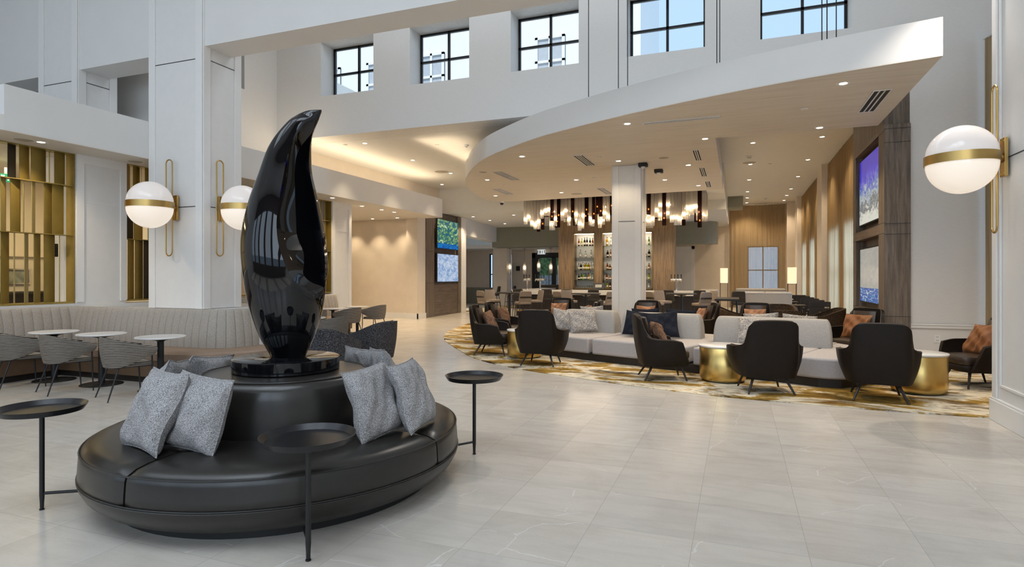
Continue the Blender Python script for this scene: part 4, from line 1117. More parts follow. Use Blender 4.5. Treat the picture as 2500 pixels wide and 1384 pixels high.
for a,b in BAYS:
    MB().box(a,a+.05,CYF-.04,CYF+.02,1.12,3.44).box(b-.05,b,CYF-.04,CYF+.02,1.12,3.44).box(a,b,CYF-.04,CYF+.02,3.40,3.45).box(a,b,CYF-.04,CYF+.02,1.10,1.15).build('brass_frame', M['bronze'], cab, **flat)
    MB().box(a+.06,b-.06,CYF+.10,CYF+.16,3.385,3.41).build('light_strip', M['led'], cab, **flat)
    for z in (1.48,1.90,2.41,2.90): MB().box(a+.02,b-.02,CYF+.12,CYF+.54,z-.012,z).build('glass_shelf', M['shelfglass'], cab, **flat)
# bottles
BC = {'amber':'8a4512','gold':'b8860b','green':'4f7a22','clear':'c9cfc9','dark':'16130f','lime':'a9b93a','blue':'5f86b5','rose':'b07a5a'}
BM = {}
for k,h_ in BC.items():
    t = NT('bottle_glass_'+k); t.set(Base_Color=lin(h_), Roughness=.08, Transmission_Weight=.55 if k!='dark' else .1, IOR=1.1, Specular_IOR_Level=.6); BM[k] = t.m
LBL = plain('bottle_paper_label', (.75,.70,.6), .6, var=.05)
PROF = {'wine':[(.0,0),(.036,0),(.038,.01),(.038,.19),(.030,.225),(.014,.255),(.013,.31),(.015,.312),(.015,.325),(0,.326)],
        'spirit':[(.0,0),(.040,0),(.043,.008),(.043,.17),(.036,.195),(.015,.215),(.014,.265),(.0,.266)],
        'squat':[(.0,0),(.052,0),(.056,.02),(.05,.12),(.03,.15),(.015,.165),(.015,.205),(0,.206)]}
BME = {}
for k,p in PROF.items():
    for c_ in BC: BME[(k,c_)] = MB().lathe(p,14).mesh('bottle_'+k, BM[c_])
    r_ = p[2][0]; h_ = p[-1][1]
    BME[(k,'label')] = MB().lathe([(r_+.001,h_*.18),(r_+.001,h_*.42)],14).mesh('paper_label', LBL)
    BME[(k,'cap')] = MB().lathe([(0,h_-.035),(.017,h_-.035),(.017,h_+.006),(0,h_+.006)],10).mesh('cap', M['bead'])
ORD = ['first','second','third','fourth','fifth','sixth','seventh','eighth','ninth']
def bottle(kind, col, x, y, z, label, s_=1.0):
    o = bpy.data.objects.new('liquor_bottle', BME[(kind,col)]); COL.objects.link(o); o.location = (x,y,z); o.scale = (s_,s_,s_)
    tag(o, label, 'bottle', 'bottles in the back bar bays')
    for nm in ('label','cap'):
        c_ = bpy.data.objects.new('paper_label' if nm=='label' else 'cap', BME[(kind,nm)]); COL.objects.link(c_); c_.parent = o
SHELF = [(2.90,'top'),(2.41,'second'),(1.90,'third'),(1.48,'fourth'),(1.14,'bottom')]
W_, S_, Q_ = 'wine','spirit','squat'
STOCK = [
 [[(W_,'amber'),(W_,'lime'),(W_,'dark'),(W_,'dark'),(W_,'dark'),(W_,'amber')],
  [(W_,'clear'),(S_,'clear'),(W_,'clear')],
  [(S_,'clear'),(S_,'dark'),(W_,'clear'),(S_,'gold'),(S_,'lime'),(S_,'gold'),(W_,'clear'),(W_,'clear')],
  [(Q_,'dark'),(S_,'green'),(S_,'lime'),(S_,'blue'),(S_,'gold'),(W_,'clear'),(S_,'clear')],
  []],
 [[(W_,'gold'),(W_,'clear'),(W_,'dark'),(S_,'amber'),(W_,'green')],
  [(S_,'dark'),(W_,'rose'),(Q_,'amber'),(Q_,'amber'),(S_,'gold')],
  [(S_,'amber'),(Q_,'amber'),(Q_,'rose'),(S_,'amber'),(S_,'gold'),(S_,'amber')],
  [(S_,'amber'),(Q_,'rose'),(W_,'rose'),(Q_,'amber'),(S_,'amber'),(S_,'rose')],
  [(S_,'lime'),(S_,'amber'),(S_,'dark'),(S_,'rose'),(S_,'amber'),(S_,'clear')]],
 [[(W_,'dark'),(W_,'clear'),(W_,'clear'),(W_,'green')],
  [(S_,'amber'),(S_,'clear'),(Q_,'amber'),(S_,'dark')],
  [(S_,'gold'),(S_,'amber'),(Q_,'rose'),(S_,'rose')],
  [(S_,'clear'),(Q_,'gold'),(S_,'gold'),(S_,'lime')],
  [(S_,'clear'),(S_,'clear'),(S_,'amber'),(S_,'clear')]]]
for bi,(bay,nm) in enumerate(zip(BAYS,('left','middle','right'))):
    for (z,sn),row in zip(SHELF,STOCK[bi]):
        n = len(row)
        for i,(k,c_) in enumerate(row):
            if bi == 1 and False: pass
            x = bay[0]+.12+(bay[1]-bay[0]-.24)*((i+.5)/n)+rnd.uniform(-.012,.012)
            s2 = rnd.uniform(.98,1.12)
            sh = {'wine':'tall','spirit':'straight','squat':'squat'}[k]
            bottle(k,c_,x,CYF+.30+rnd.uniform(-.04,.05),z+.0005,'%s %s bottle, %s on the %s shelf, %s bar bay'%(sh,{'dark':'black','clear':'clear','rose':'copper pink'}.get(c_,c_),ORD[i]+' from left',sn,nm),s2)
GL = MB().lathe([(.028,0),(.033,.11),(.031,.11),(.026,.006),(0,.006)],14).mesh('tumbler', glass('tumbler_glass',(.92,.94,.95),.03,.35))
for r_ in range(2):
    for i in range(8):
        o = bpy.data.objects.new('tumbler', GL); COL.objects.link(o); o.location = (BAYS[0][0]+.12+.1*i, CYF+.22+.14*r_, 1.1405)
        tag(o, 'clear tumbler in the double row at the bottom of the left bar bay', 'glass', 'tumblers in the left bar bay')
# beer taps, terminal
def taps(label, x, y, n, s_=1.0):
    t_ = thing('beer_tap_tower', label, 'beer tap', (x,y,1.08), 0, 'beer tap towers on the bar')
    MB().lathe([(.07,0),(.07,.015),(.035,.03),(.032,.36),(.045,.40),(.045,.44),(0,.45)],20).build('column', M['steel'], t_)
    MB().tube([(-.10*n/2,0,.42),(.10*n/2,0,.42)],.04,12).build('manifold', M['steel'], t_)
    for k in range(n):
        x_ = (k-(n-1)/2)*.12
        MB().tube([(x_,-.02,.42),(x_,-.10,.40),(x_,-.11,.34)],.014,8).build('spout', M['steel'], t_)
        MB().tube([(x_,-.06,.45),(x_,-.075,.62)],[.012,.022],8).build('tap_handle', M['bead'], t_)
taps('chrome beer tap tower on the bar, leftmost, before the exit door', -8.15, 23.35, 3)
taps('chrome beer tap tower on the bar, second from the left, before the exit door', -7.55, 22.98+.25, 4)
taps('chrome beer tap tower on the bar right of the white column', -2.15, 23.25, 4)
t_ = thing('sales_terminal', 'black touchscreen till on the bar in front of the middle bottle bay', 'till', (-5.15,23.35,1.08))
MB().obox((0,0,.16),(.46,.03,.26),0,R(-18)).build('screen_panel', M['grille'], t_, bevel=.008)
MB().obox((0,-.019,.165),(.26,.006,.12),0,R(-18)).build('display', plain('grey_display',(.3,.3,.28),.2,var=.2), t_, **flat)
MB().box(-.12,.12,-.06,.10,0,.03).tube([(0,.03,.02),(0,.02,.12)],.03,8).build('stand', M['grille'], t_)

# high tables and stools
def high_table(label, loc):
    t_ = thing('high_table', label, 'table', loc, 0, 'dark high tables before the bar')
    MB().lathe([(0,1.02),(.48,1.02),(.49,1.03),(.49,1.055),(.485,1.06),(0,1.06)],48).build('tabletop', M['darkwood'], t_)
    MB().lathe([(.05,.03),(.05,.94),(.20,1.02)],20).build('pedestal', M['black'], t_)
    MB().lathe([(0,0),(.33,0),(.34,.01),(.30,.022),(.05,.03)],32).build('base_disc', M['black'], t_)
    return t_
high_table('round dark high table before the bar, leftmost of the three', (-7.45,19.45,ZR))
high_table('round dark high table left of the white column', (-4.72,19.45,ZR))
high_table('round dark high table right of the white column', (-1.72,20.3,ZR))
def make_stool(label, loc, rz, mat, stripe, group, s_=1.0):
    t_ = thing('bar_stool', label, 'stool', loc, rz, group)
    rounded(-.22,.22,-.20,.24,.70,.775,.07,.01).build('seat', M[mat], t_)
    rows = []
    for f in range(9):
        q = f/8; z = .70+.42*q; w_ = .215-.02*q-(.03 if f==8 else 0)-(.004 if f==0 else 0)
        rows.append([(w_*u, -.19-.075*q+.045*(u*u)*-1+.045, z-(.012*abs(u)**6 if f==8 else 0)) for u in (-1,-.85,-.5,0,.5,.85,1)])
    MB().sheet(rows, -.045).build('backrest', M[mat], t_, ang=60)
    rows2 = [[(w*1.03, -.19-.075*q+.045*(1-(w/.2)**2)-.005, .70+.42*q) for w in (-.203,-.17,-.1,0,.1,.17,.203)] for q in (.47,.60)]
    MB().sheet(rows2, -.004).build('back_strap', M[stripe], t_)
    for sx in (-1,1):
        MB().tube([(sx*.18,.19,.70),(sx*.23,.25,0)],[.017,.012],8).build('leg', M['darkwood'], t_)
        MB().tube([(sx*.18,-.16,.70),(sx*.23,-.24,0)],[.017,.012],8).build('leg', M['darkwood'], t_)
    MB().tube([(-.21,.225,.30),(.21,.225,.30)],.011,6).build('footrest', M['steel'], t_)
    for sx in (-1,1): MB().tube([(sx*.208,.22,.32),(sx*.208,-.2,.32)],.010,6).build('side_rail', M['darkwood'], t_)
    MB().box(-.19,.19,-.17,.2,.665,.70).build('seat_frame', M['darkwood'], t_, **flat)
    return t_
GS, GD = 'taupe high stools at the tables', 'dark stools along the bar'
def face(x,y,tx,ty): return math.atan2(ty-y,tx-x)-PI/2
st = None
for x,y,tx,ty,lab in [
 (-7.96,18.55,-7.45,19.45,'taupe striped stool, leftmost at the left high table'),
 (-8.30,20.0,-7.45,19.45,'taupe striped stool beside the leftmost one, behind the left high table'),
 (-6.62,18.55,-7.45,19.45,'taupe striped stool seen from behind at the front of the left high table'),
 (-6.72,20.1,-7.45,19.45,'pale taupe stool at the far right of the left high table'),
 (-5.28,18.6,-4.72,19.45,'taupe striped stool at the front left of the table left of the column'),
 (-5.52,20.3,-4.72,19.45,'taupe striped stool at the far left of the table left of the column'),
 (-3.95,19.0,-4.72,19.45,'taupe striped stool touching the left side of the white column'),
 (-4.05,20.2,-4.72,19.45,'taupe stool just showing behind the one beside the white column'),
 (-2.46,19.35,-1.72,20.3,'taupe striped stool just right of the column at the right high table'),
 (-2.38,20.95,-1.72,20.3,'taupe striped stool at the far left of the right high table'),
 (-1.05,19.55,-1.72,20.3,'taupe striped stool at the front right of the right high table'),
 (-.92,20.95,-1.72,20.3,'tan striped stool behind another at the right of the right high table')]:
    if st is None: st = make_stool(lab,(x,y,ZR),face(x,y,tx,ty),'stool','darkwood',GS)
    else: dup(st,lab,(x,y,ZR),face(x,y,tx,ty))
sd = None
for i,(x,lab) in enumerate([(-8.15,'dark bar stool at the bar behind the left high table'),(-6.95,'dark bar stool at the bar, second from the left end'),(-6.15,'dark bar stool at the bar left of the middle high table'),
 (-5.1,'dark bar stool at the bar behind the middle high table'),(-4.15,'dark bar stool at the bar beside the white column, left'),(-2.35,'dark bar stool at the bar behind the right high table, left one'),(-1.25,'dark bar stool at the bar behind the right high table, right one')]):
    if sd is None: sd = make_stool(lab,(x,22.42,0),R(0),'stooldark','darkwood',GD)
    else: dup(sd,lab,(x,22.42,0),R(0))
for x,y,a,lab in [(-11.2,27.2,185,'dark stool in the far dining area beyond the wooden wall, leftmost'),(-10.9,28.6,185,'dark stool in the far dining area, second, left of the bar'),(.02,21.4,95,'brown-black stool at the right end of the bar beside the booth')]:
    dup(sd,lab,(x,y,ZR if y > 24 or y < 18.5 else 0),R(a-90))
t_ = thing('communal_table', 'dark high table with open frame legs right of the bar end', 'table', (-.28,18.9,0))
MB().box(-.33,.33,-.8,.8,.92,.98).build('tabletop', M['darkwood'], t_, bevel=.006)
for sy in (-1,1):
    MB().tube([(-.26,sy*.7,.92),(-.30,sy*.72,.02),(.30,sy*.72,.02),(.26,sy*.7,.92)],.025,6).build('frame_leg', M['black'], t_)
# dark booth seat seen behind the bar and grey booth benches
def booth(label, x0, x1, y, h_=1.05, dark=False):
    t_ = thing('booth_bench', label, 'bench', ((x0+x1)/2,y,0), 0, 'booth benches')
    w_ = (x1-x0)/2; m = M['stooldark'] if dark else M['greyfab2']
    MB().box(-w_,w_,0,.14,.08,h_).build('backrest', m, t_, bevel=.02)
    MB().box(-w_,w_,-.005,.145,h_+.0,h_+.03).build('top_trim', M['counter'] if not dark else M['darkwood'], t_, bevel=.005)
    MB().box(-w_,w_,.14,.72,.2,.45).build('seat', m, t_, bevel=.03)
    for k in (-1,1): MB().box(k*w_*.5-w_*.48,k*w_*.5+w_*.48,.14,.26,.45,h_+.06).build('back_cushion', M['greyfab'] if not dark else m, t_, bevel=.03)
    MB().box(-w_,w_,.03,.66,0,.2).build('base', M['darkwood'], t_, **flat)
booth('grey booth bench with pale top in front of the back window', .06, 1.70, 21.75)
booth('second grey booth bench behind the first, its cushions just showing', -.05, 1.75, 25.2, 1.10)
booth('dark upholstered booth behind the bar below the exit door', -9.3+.0, -7.2, 28.6, 1.15, True)
# slatted dark chairs and tables along the window
def slat_chair(label, loc, rz):
    t_ = thing('slatted_chair', label, 'chair', loc, rz, 'dark slatted chairs along the window')
    MB().box(-.24,.24,-.22,.24,.43,.47).build('seat', M['darkwood'], t_, bevel=.006)
    for sx in (-1,1):
        MB().box(sx*.26-.02,sx*.26+.02,-.26,-.22,0,.88).build('leg', M['darkwood'], t_, **flat)
        MB().box(sx*.26-.02,sx*.26+.02,.20,.24,0,.64).build('leg', M['darkwood'], t_, **flat)
        MB().box(sx*.26-.025,sx*.26+.025,-.24,.24,.62,.645).build('armrest', M['darkwood'], t_, **flat)
    for z0,z1 in ((.74,.89),(.62,.70),(.52,.58)): MB().box(-.26,.26,-.262,-.235,z0,z1).build('back_slat', M['darkwood'], t_, **flat)
    return t_
slc = None
for i,(y,lab) in enumerate([(19.65,'nearest'),(20.95,'second'),(22.25,'third'),(23.6,'fourth'),(24.9,'fifth'),(26.3,'farthest')]):
    L_ = '%s dark slatted chair in the row beside the right sheer curtains'%lab
    if slc is None: slc = slat_chair(L_,(2.25,y,0),0)
    else: dup(slc,L_,(2.25,y,0),0)
dt = None
for y,lab in ((20.3,'nearest'),(22.9,'middle'),(25.6,'farthest')):
    L_ = '%s small dark square table left of the slatted chair row'%lab
    if dt is None:
        dt = thing('dining_table', L_, 'table', (1.80,y,0), 0, 'small dark dining tables')
        MB().box(-.24,.16,-.35,.35,.72,.75).build('tabletop', M['darkwood'], dt, bevel=.005)
        MB().box(-.07,-.01,-.03,.03,.03,.72).build('pedestal', M['black'], dt, **flat)
        MB().box(-.22,.14,-.22,.22,0,.03).build('base_plate', M['black'], dt, bevel=.004)
    else: dup(dt,L_,(1.80,y,0),0)
# floor lamps
def floor_lamp(label, loc):
    t_ = thing('floor_lamp', label, 'lamp', loc, 0, 'paper shade floor lamps')
    MB().box(-.17,.17,-.17,.17,1.30,2.02).build('lamp_shade', M['shade'], t_, bevel=.01)
    for sx in (-1,1):
        for sy in (-1,1): MB().box(sx*.17-.01,sx*.17+.01,sy*.17-.01,sy*.17+.01,0,1.32).build('leg', M['black'], t_, **flat)
    for z in (.45,1.28): MB().box(-.18,.18,-.18,-.16,z,z+.018).box(-.18,.18,.16,.18,z,z+.018).box(-.18,-.16,-.18,.18,z,z+.018).box(.16,.18,-.18,.18,z,z+.018).build('brace', M['black'], t_, **flat)
floor_lamp('floor lamp with square paper shade left of the back curtain', (-.60,30.6,0))
floor_lamp('floor lamp with square paper shade right of the back window', (2.26,29.0,0))
# glass pendants and exit sign
pn = None
for x,y,z,lab in [(-12.0,31.4,2.16,'glass pendant lamp near the exit door, leftmost of the group'),(-11.05,31.2,2.12,'glass pendant lamp left of the exit door, second in the group'),(-10.55,32.2,2.26,'glass pendant lamp in front of the left exit door leaf'),(-9.65,31.6,2.16,'glass pendant lamp in front of the exit door handles'),(-8.95,32.0,2.16,'glass pendant lamp touching the oak back bar outline')]:
    if pn is None:
        pn = thing('pendant_lamp', lab, 'pendant lamp', (x,y,z), 0, 'glass pendants by the exit')
        MB().lathe([(.07,-.38),(.09,-.30),(.10,.02),(.075,.16),(.03,.24),(.0,.24)],20).build('glass_shade', M['tubeclear'], pn)
        MB().lathe([(0,-.12),(.05,-.10),(.055,.05),(.03,.10),(0,.11)],12).build('bulb', glow('pendant_bulb',(1,.80,.52),3.5), pn)
        MB().lathe([(.03,.22),(.03,.34),(0,.34)],10).build('socket', M['brass'], pn)
        MB().tube([(0,0,.34),(0,0,1.06)],.006,6).build('cord', M['black'], pn)
        MB().lathe([(0,1.02),(.09,1.02),(.09,1.035),(0,1.035)],16).build('ceiling_plate', M['black'], pn)
    else:
        o = dup(pn,lab,(x,y,z),0)
def sign(label, loc, rz, txt, col, back, h_):
    t_ = thing('exit_sign', label, 'sign', loc, rz)
    MB().box(-h_*1.05,h_*1.05,-.03,.03,-h_*.62,h_*.62).build('housing', back, t_, **flat)
    # block letters built from bars: a small alphabet on a 3 x 5 grid
    m = MB(); u = h_*.155; n = len(txt); x0 = -(n*4-1)*u/2
    for i,chh in enumerate(txt):
        for (a,b_,c_,d_) in {'E':[(0,0,1,5),(1,0,3,1),(1,2,2.6,3),(1,4,3,5)],'I':[(1,0,2,5)],'T':[(1,0,2,4),(0,4,3,5)],'X':[]}[chh]:
            m.box(x0+(i*4+a)*u,x0+(i*4+c_)*u,-.038,-.0305,(b_-2.5)*u,(d_-2.5)*u)
        if chh == 'X':
            for sg in (1,-1): m.obox((x0+(i*4+1.5)*u,-.0342,0),(u*1.0,.0075,u*5.4),0,0,sg*math.atan2(3-1,5))
    m.build('lettering', col, t_, **flat)
    MB().box(-.02,.02,-.02,.02,h_*.62,h_*.62+.12).build('mount', M['white'], t_, **flat)
sign('lit white exit sign above the glazed exit door', (-10.75,33.3,3.06), 0, 'EXIT', plain('sign_letter_grey',(.10,.11,.11),.5,var=0), glow('sign_white',(.95,1,.97),.62,.4,(.12,.12,.12)), .22)
sign('green exit sign glimpsed at the top of the left gold screen', (-13.2,7.30,3.52), R(58), 'EXIT', glow('sign_letter_white',(.9,1,.9),1.2), glow('sign_green',(.03,.25,.12),.6), .13)
# wall controller near the exit
t_ = thing('wall_speaker', 'small dark box on the wall left of the exit door', 'speaker', (-12.25,33.42,2.1))
MB().box(-.10,.10,-.08,.08,-.14,.14).build('body', M['grille'], t_, bevel=.01)

# chandelier
cd = thing('glass_tube_chandelier', 'long chandelier of clear and smoked glass tubes glowing over the bar', 'chandelier', (0,0,0))
MB().box(-7.75,-1.02,21.55,23.0,4.625,4.655).build('ceiling_plate', M['steel'], cd, **flat)
rg = random.Random(11); n_ = 0; bl = bpy.data.meshes
TUBES = {}
def tube_mesh(r_, L_, smoke):
    k = (round(r_,2),round(L_,1),smoke)
    if k not in TUBES:
        N = 12; prof = MB(); rows = []
        for z in (0,k[1]):
            rows.append([((k[0]*(1-.08*(i%2)))*math.cos(2*PI*i/24),(k[0]*(1-.08*(i%2)))*math.sin(2*PI*i/24),-z) for i in range(24)])
        prof.grid(rows, cu=True)
        TUBES[k] = prof.mesh('glass_tube', M['tubesmoke'] if smoke else M['tubeclear'], ang=20)
    return TUBES[k]
BULB = MB().lathe([(0,-.035),(.018,-.02),(.022,0),(.016,.022),(0,.035)],10)
bm_w, bm_a = BULB.mesh('bulb', M['bulb']), BULB.mesh('bulb', M['amberbulb'])
ntb = 98
for i in range(ntb):
    f = (i+.5)/ntb
    x = -7.66+(7.66-1.12)*f+rg.uniform(-.05,.05)
    y = rg.choice((21.86,22.02,22.25,22.5,22.8))
    smoke = rg.random() < .34
    r_ = rg.choice((.075,.09,.10,.12))
    if i % 2 == 0: y = 21.64; r_ = rg.choice((.06,.066,.07)); x = -7.66+(7.66-1.12)*f
    base = 3.32+.10*math.sin(f*PI*3)+(.15 if .35<f<.6 else 0)
    L_ = round(4.63-(base+rg.uniform(0,.55)),1)
    o = bpy.data.objects.new('glass_tube', tube_mesh(r_,L_,smoke)); COL.objects.link(o); o.parent = cd; o.location = (x,y,4.625)
    if smoke: o['label'] = 'smoked purple glass tube'
    b_ = bpy.data.objects.new('bulb', bm_a if smoke else bm_w); COL.objects.link(b_); b_.parent = cd; b_.location = (x+rg.uniform(-.01,.01),y,4.625-L_+rg.uniform(.16,.30))
# ================================================================ CEILING FITTINGS WITH THEIR BEAMS
DAY = (.77,.875,1.0); WARM = (1.0,.79,.53); NEUT = (1.0,.90,.80)
def area(name, loc, rot, sx, sy, power, col, spread=PI):
    l = bpy.data.lights.new(name,'AREA'); l.shape = 'RECTANGLE'; l.size = sx; l.size_y = sy; l.energy = power; l.color = col; l.spread = spread
    o = bpy.data.objects.new(name,l); COL.objects.link(o); o.location = loc; o.rotation_euler = rot; return o
def spot(loc, power, col=WARM, ang=100, blend=.9, size=.05, rot=(0,0,0), parent=None):
    l = bpy.data.lights.new('downlight_beam','SPOT'); l.energy = power; l.color = col; l.spot_size = R(ang); l.spot_blend = blend; l.shadow_soft_size = size
    o = bpy.data.objects.new('downlight_beam',l); COL.objects.link(o); o.location = loc; o.rotation_euler = rot
    if parent: o.parent = parent
    return o
RING = MB().lathe([(.052,.0),(.075,-.006),(.092,-.005),(.098,.0)],24).mesh('trim_ring', M['white'])
LENS = MB().lathe([(0,-.001),(.060,-.001)],24).mesh('lens', M['lamp'])
def downlight(label, x, y, z, power, ang=110, col=WARM, group='recessed downlights', s_=1.0):
    t_ = thing('recessed_downlight', label, 'downlight', (x,y,z), 0, group)
    t_.scale = (s_,s_,s_)
    for nm,me in (('trim_ring',RING),('lens',LENS)):
        o = bpy.data.objects.new(nm, me); COL.objects.link(o); o.parent = t_
    spot((0,0,-.03), power, col, ang, .8, .04, (0,0,0), t_)
PC, PR, PB, PW, PS = 190, 270, 170, 150, 105
for (x,y),lab in zip([(1.48,10.07),(1.49,12.9),(-1.94,11.28),(-.63,13.09),(-4.83,13.46),(-2.77,14.84),(-1.18,16.02),(-6.97,16.35),(-4.49,17.29),(-2.02,18.22),(-1.15,19.74),(-5.64,19.72),(-8.07,19.69)],
 ['downlight nearest the right tip of the canopy','downlight by the back right corner of the canopy, near the wooden wall','downlight left of the long slot vent in the canopy','downlight right of the white column, before the long canopy edge','downlight between the curved canopy edge and the middle slatted vent',
  'downlight just in front of the white column top','downlight between the two nearest vents along the canopy right side','downlight between the two vents at the curved left end of the canopy','downlight left of the white column, third row back','downlight just behind the hanging black camera',
  'downlight at the back right of the canopy above the chandelier end','downlight above the left half of the chandelier','downlight at the far left back of the canopy near the dome camera']):
    downlight(lab,x,y,4.4995,PC*(.3 if 'column top' in lab else 1),120)
for (x,y),lab in zip([(-9.76,14.16),(-9.73,16.75),(-11.2,21.6),(-9.69,19.36)],['downlight in the warm upper ceiling nearest the sculpture','downlight in the warm upper ceiling, second from the sculpture','downlight in the far corner of the warm upper ceiling','downlight in the warm upper ceiling near the curved canopy end']):
    downlight(lab,x,y,5.3495,PW,76)
for (x,y),lab,p,a in zip([(-10.86,6.52),(-10.79,14.07),(-11.16,16.04),(-11.16,17.16),(-11.18,17.97),(-13.3,18.2),(-14.4,19.75),(-13.26,19.75),(-12.15,19.75)],
 ['downlight under the left soffit above the gold screen','downlight under the soffit nearest the sculpture','downlight under the soffit in front of the end pier','small downlight under the soffit, third beyond the sculpture','downlight under the soffit nearest its far end','downlight under the soffit beside the end pier, set back','wall washing downlight over the left bright scallop on the warm wall','wall washing downlight over the middle bright scallop on the warm wall','wall washing downlight over the right bright scallop on the warm wall'],
 [PS]*6+[105]*3,[120]*6+[88]*3):
    downlight(lab,x,y,3.8595,p,a)
for (x,y),lab in zip([(-10.99,24.18),(-9.06,24.16),(-10.97,26.05),(-10.94,27.94)],['downlight in the low ceiling beside the left wooden television wall','downlight in the low ceiling left of the chandelier','second downlight along the low ceiling past the left televisions','farthest downlight in the low ceiling before the olive beam']):
    downlight(lab,x,y,4.2795,PB,120)
for (x,y),lab in zip([(.41,17.95),(2.12,17.82),(2.11,21.15),(.41,21.33),(.43,24.75),(2.12,24.58),(.42,28.19),(2.14,27.92),(2.13,30.11),(2.14,32.0),(.44,30.38),(.45,32.4)],
 ['downlight in the right ceiling, nearest of the left row','downlight in the right ceiling, nearest of the curtain row','downlight in the right ceiling, second of the curtain row','downlight in the right ceiling, second of the left row beside the speaker','downlight in the right ceiling, third of the left row','downlight in the right ceiling, third of the curtain row','downlight in the right ceiling, fourth of the left row','downlight in the right ceiling, fourth of the curtain row','downlight in the right ceiling, fifth of the curtain row','downlight in the right ceiling, last of the curtain row','downlight in the right ceiling, fifth of the left row','downlight in the right ceiling, last of the left row']):
    downlight(lab,x,y,5.3495,PR*(.55 if 'curtain row' in lab else 1),110)
for x,y,lab in ((2.6,8.55,'downlight under the white beam above the right pillar lamp'),(-2.6,8.5,'downlight under the middle of the high white beam')):
    downlight(lab,x,y,5.8395,300,105,NEUT)
# vents
def vent(label, x, y, z, w_, l_, n, rz=0, dark=False):
    t_ = thing('ceiling_vent', label, 'vent', (x,y,z), rz, 'slatted air vents in the canopy')
    MB().box(-w_/2,w_/2,-l_/2,l_/2,-.003,0).build('backing', M['grille'], t_, **flat)
    f = MB(); e = .018
    f.box(-w_/2-e,w_/2+e,-l_/2-e,-l_/2,-.012,0).box(-w_/2-e,w_/2+e,l_/2,l_/2+e,-.012,0).box(-w_/2-e,-w_/2,-l_/2,l_/2,-.012,0).box(w_/2,w_/2+e,-l_/2,l_/2,-.012,0)
    f.build('frame', M['trim'], t_, **flat)
    s_ = MB()
    for k in range(1,n): x_ = -w_/2+w_*k/n; s_.box(x_-.010,x_+.010,-l_/2,l_/2,-.012,-.003)
    s_.build('slat', M['trim'], t_, **flat)
vent('long slot vent beneath the canopy front, right of centre',-.98,11.36,4.4985,.10,1.34,2,PI/2)
vent('slatted vent under the right tip of the canopy',2.10,11.27,4.4985,.22,1.28,3)
vent('slatted vent under the canopy left of the white column top',-3.54,14.47,4.4985,.22,1.36,4)
vent('slatted vent near the curved left edge of the canopy, front one',-6.17,15.9,4.4985,.24,1.48,5)
vent('slatted vent near the curved left edge of the canopy, back one',-7.41,18.78,4.4985,.24,1.36,5)
vent('slatted vent under the canopy beside the column, above the chandelier',-4.17,19.9,4.4985,.21,1.5,4)
vent('nearest of three small vents in line along the canopy right side',-.89,14.79,4.4985,.13,1.28,3)
vent('middle of three small vents in line along the canopy right side',-.88,17.23,4.4985,.13,1.42,3)
vent('farthest of three small vents in line along the canopy right side',-.85,19.56,4.4985,.13,1.22,3)
vent('slot vent under the left soffit beside the sculpture',-11.0,13.6,3.8585,.09,1.5,2)
# speakers, detectors, cameras
def puck(name, label, cat, x, y, z, r_, mat, h_=.015, group=None):
    t_ = thing(name, label, cat, (x,y,z), 0, group)
    MB().lathe([(0,-h_),(r_*.85,-h_),(r_,-h_*.3),(r_,0),(0,0)],28).build('cover', M[mat], t_)
    MB().lathe([(r_,-.004),(r_+.012,-.004),(r_+.012,0),(r_,0)],28).build('rim', M['white'], t_)
GK = 'flush ceiling speakers'
for x,y,z,r_,lab in [(-1.67,14.82,4.4985,.13,'flush round speaker in the canopy right of the column'),(-5.23,20.2,4.4985,.22,'large flush speaker above the chandelier'),(-6.56,15.09,4.4985,.12,'flush round speaker near the curved canopy edge'),(-9.84,18.94,5.3485,.26,'large round speaker in the warm upper ceiling'),(-10.93,6.30,3.8585,.14,'flush round speaker under the left soffit, farthest left'),(-10.96,8.26,3.8585,.14,'flush round speaker under the left soffit beside the lamp column'),(.36,21.01,5.3485,.22,'round speaker in the right ceiling between two downlights')]:
    puck('ceiling_speaker',lab,'speaker',x,y,z,r_,'spk',.008,GK)
GQ = 'sprinkler covers'
for x,y,z,lab in [(1.08,11.34,4.4985,'white sprinkler cover near the canopy tip, between downlight and vent'),(-3.1,14.12,4.4985,'sprinkler cover right of the slatted vent by the column'),(-3.89,17.04,4.4985,'sprinkler cover left of the column, behind a downlight'),(-5.75,17.3,4.4985,'sprinkler cover between the left vents and the column'),(-6.85,17.5,4.4985,'sprinkler cover beside the back left vent'),(-10.37,14.1,5.3485,'sprinkler cover in the warm upper ceiling, left'),(-7.94,15.02,5.3485,'sprinkler cover in the warm upper ceiling, right'),(1.0,21.4,5.3485,'sprinkler cover in the middle of the right ceiling')]:
    puck('sprinkler_cover',lab,'sprinkler',x,y,z,.055,'soffit',.02,GQ)
def detector(label,x,y,z):
    t_ = thing('smoke_detector',label,'smoke detector',(x,y,z),0,'smoke detectors')
    MB().lathe([(0,-.085),(.045,-.08),(.055,-.055),(.05,-.05),(.085,-.035),(.09,0),(0,0)],24).build('housing',M['white'],t_)
    MB().lathe([(.051,-.054),(.054,-.054),(.054,-.048),(.051,-.048)],24).build('inlet',M['grille'],t_)
detector('smoke detector in the warm upper ceiling beside the curved canopy',-7.21,15.35,5.349)
detector('smoke detector in the right ceiling, nearest one',.34,19.86,5.349)
detector('smoke detector in the right ceiling, far one before the back curtain',1.25,30.69,5.349)
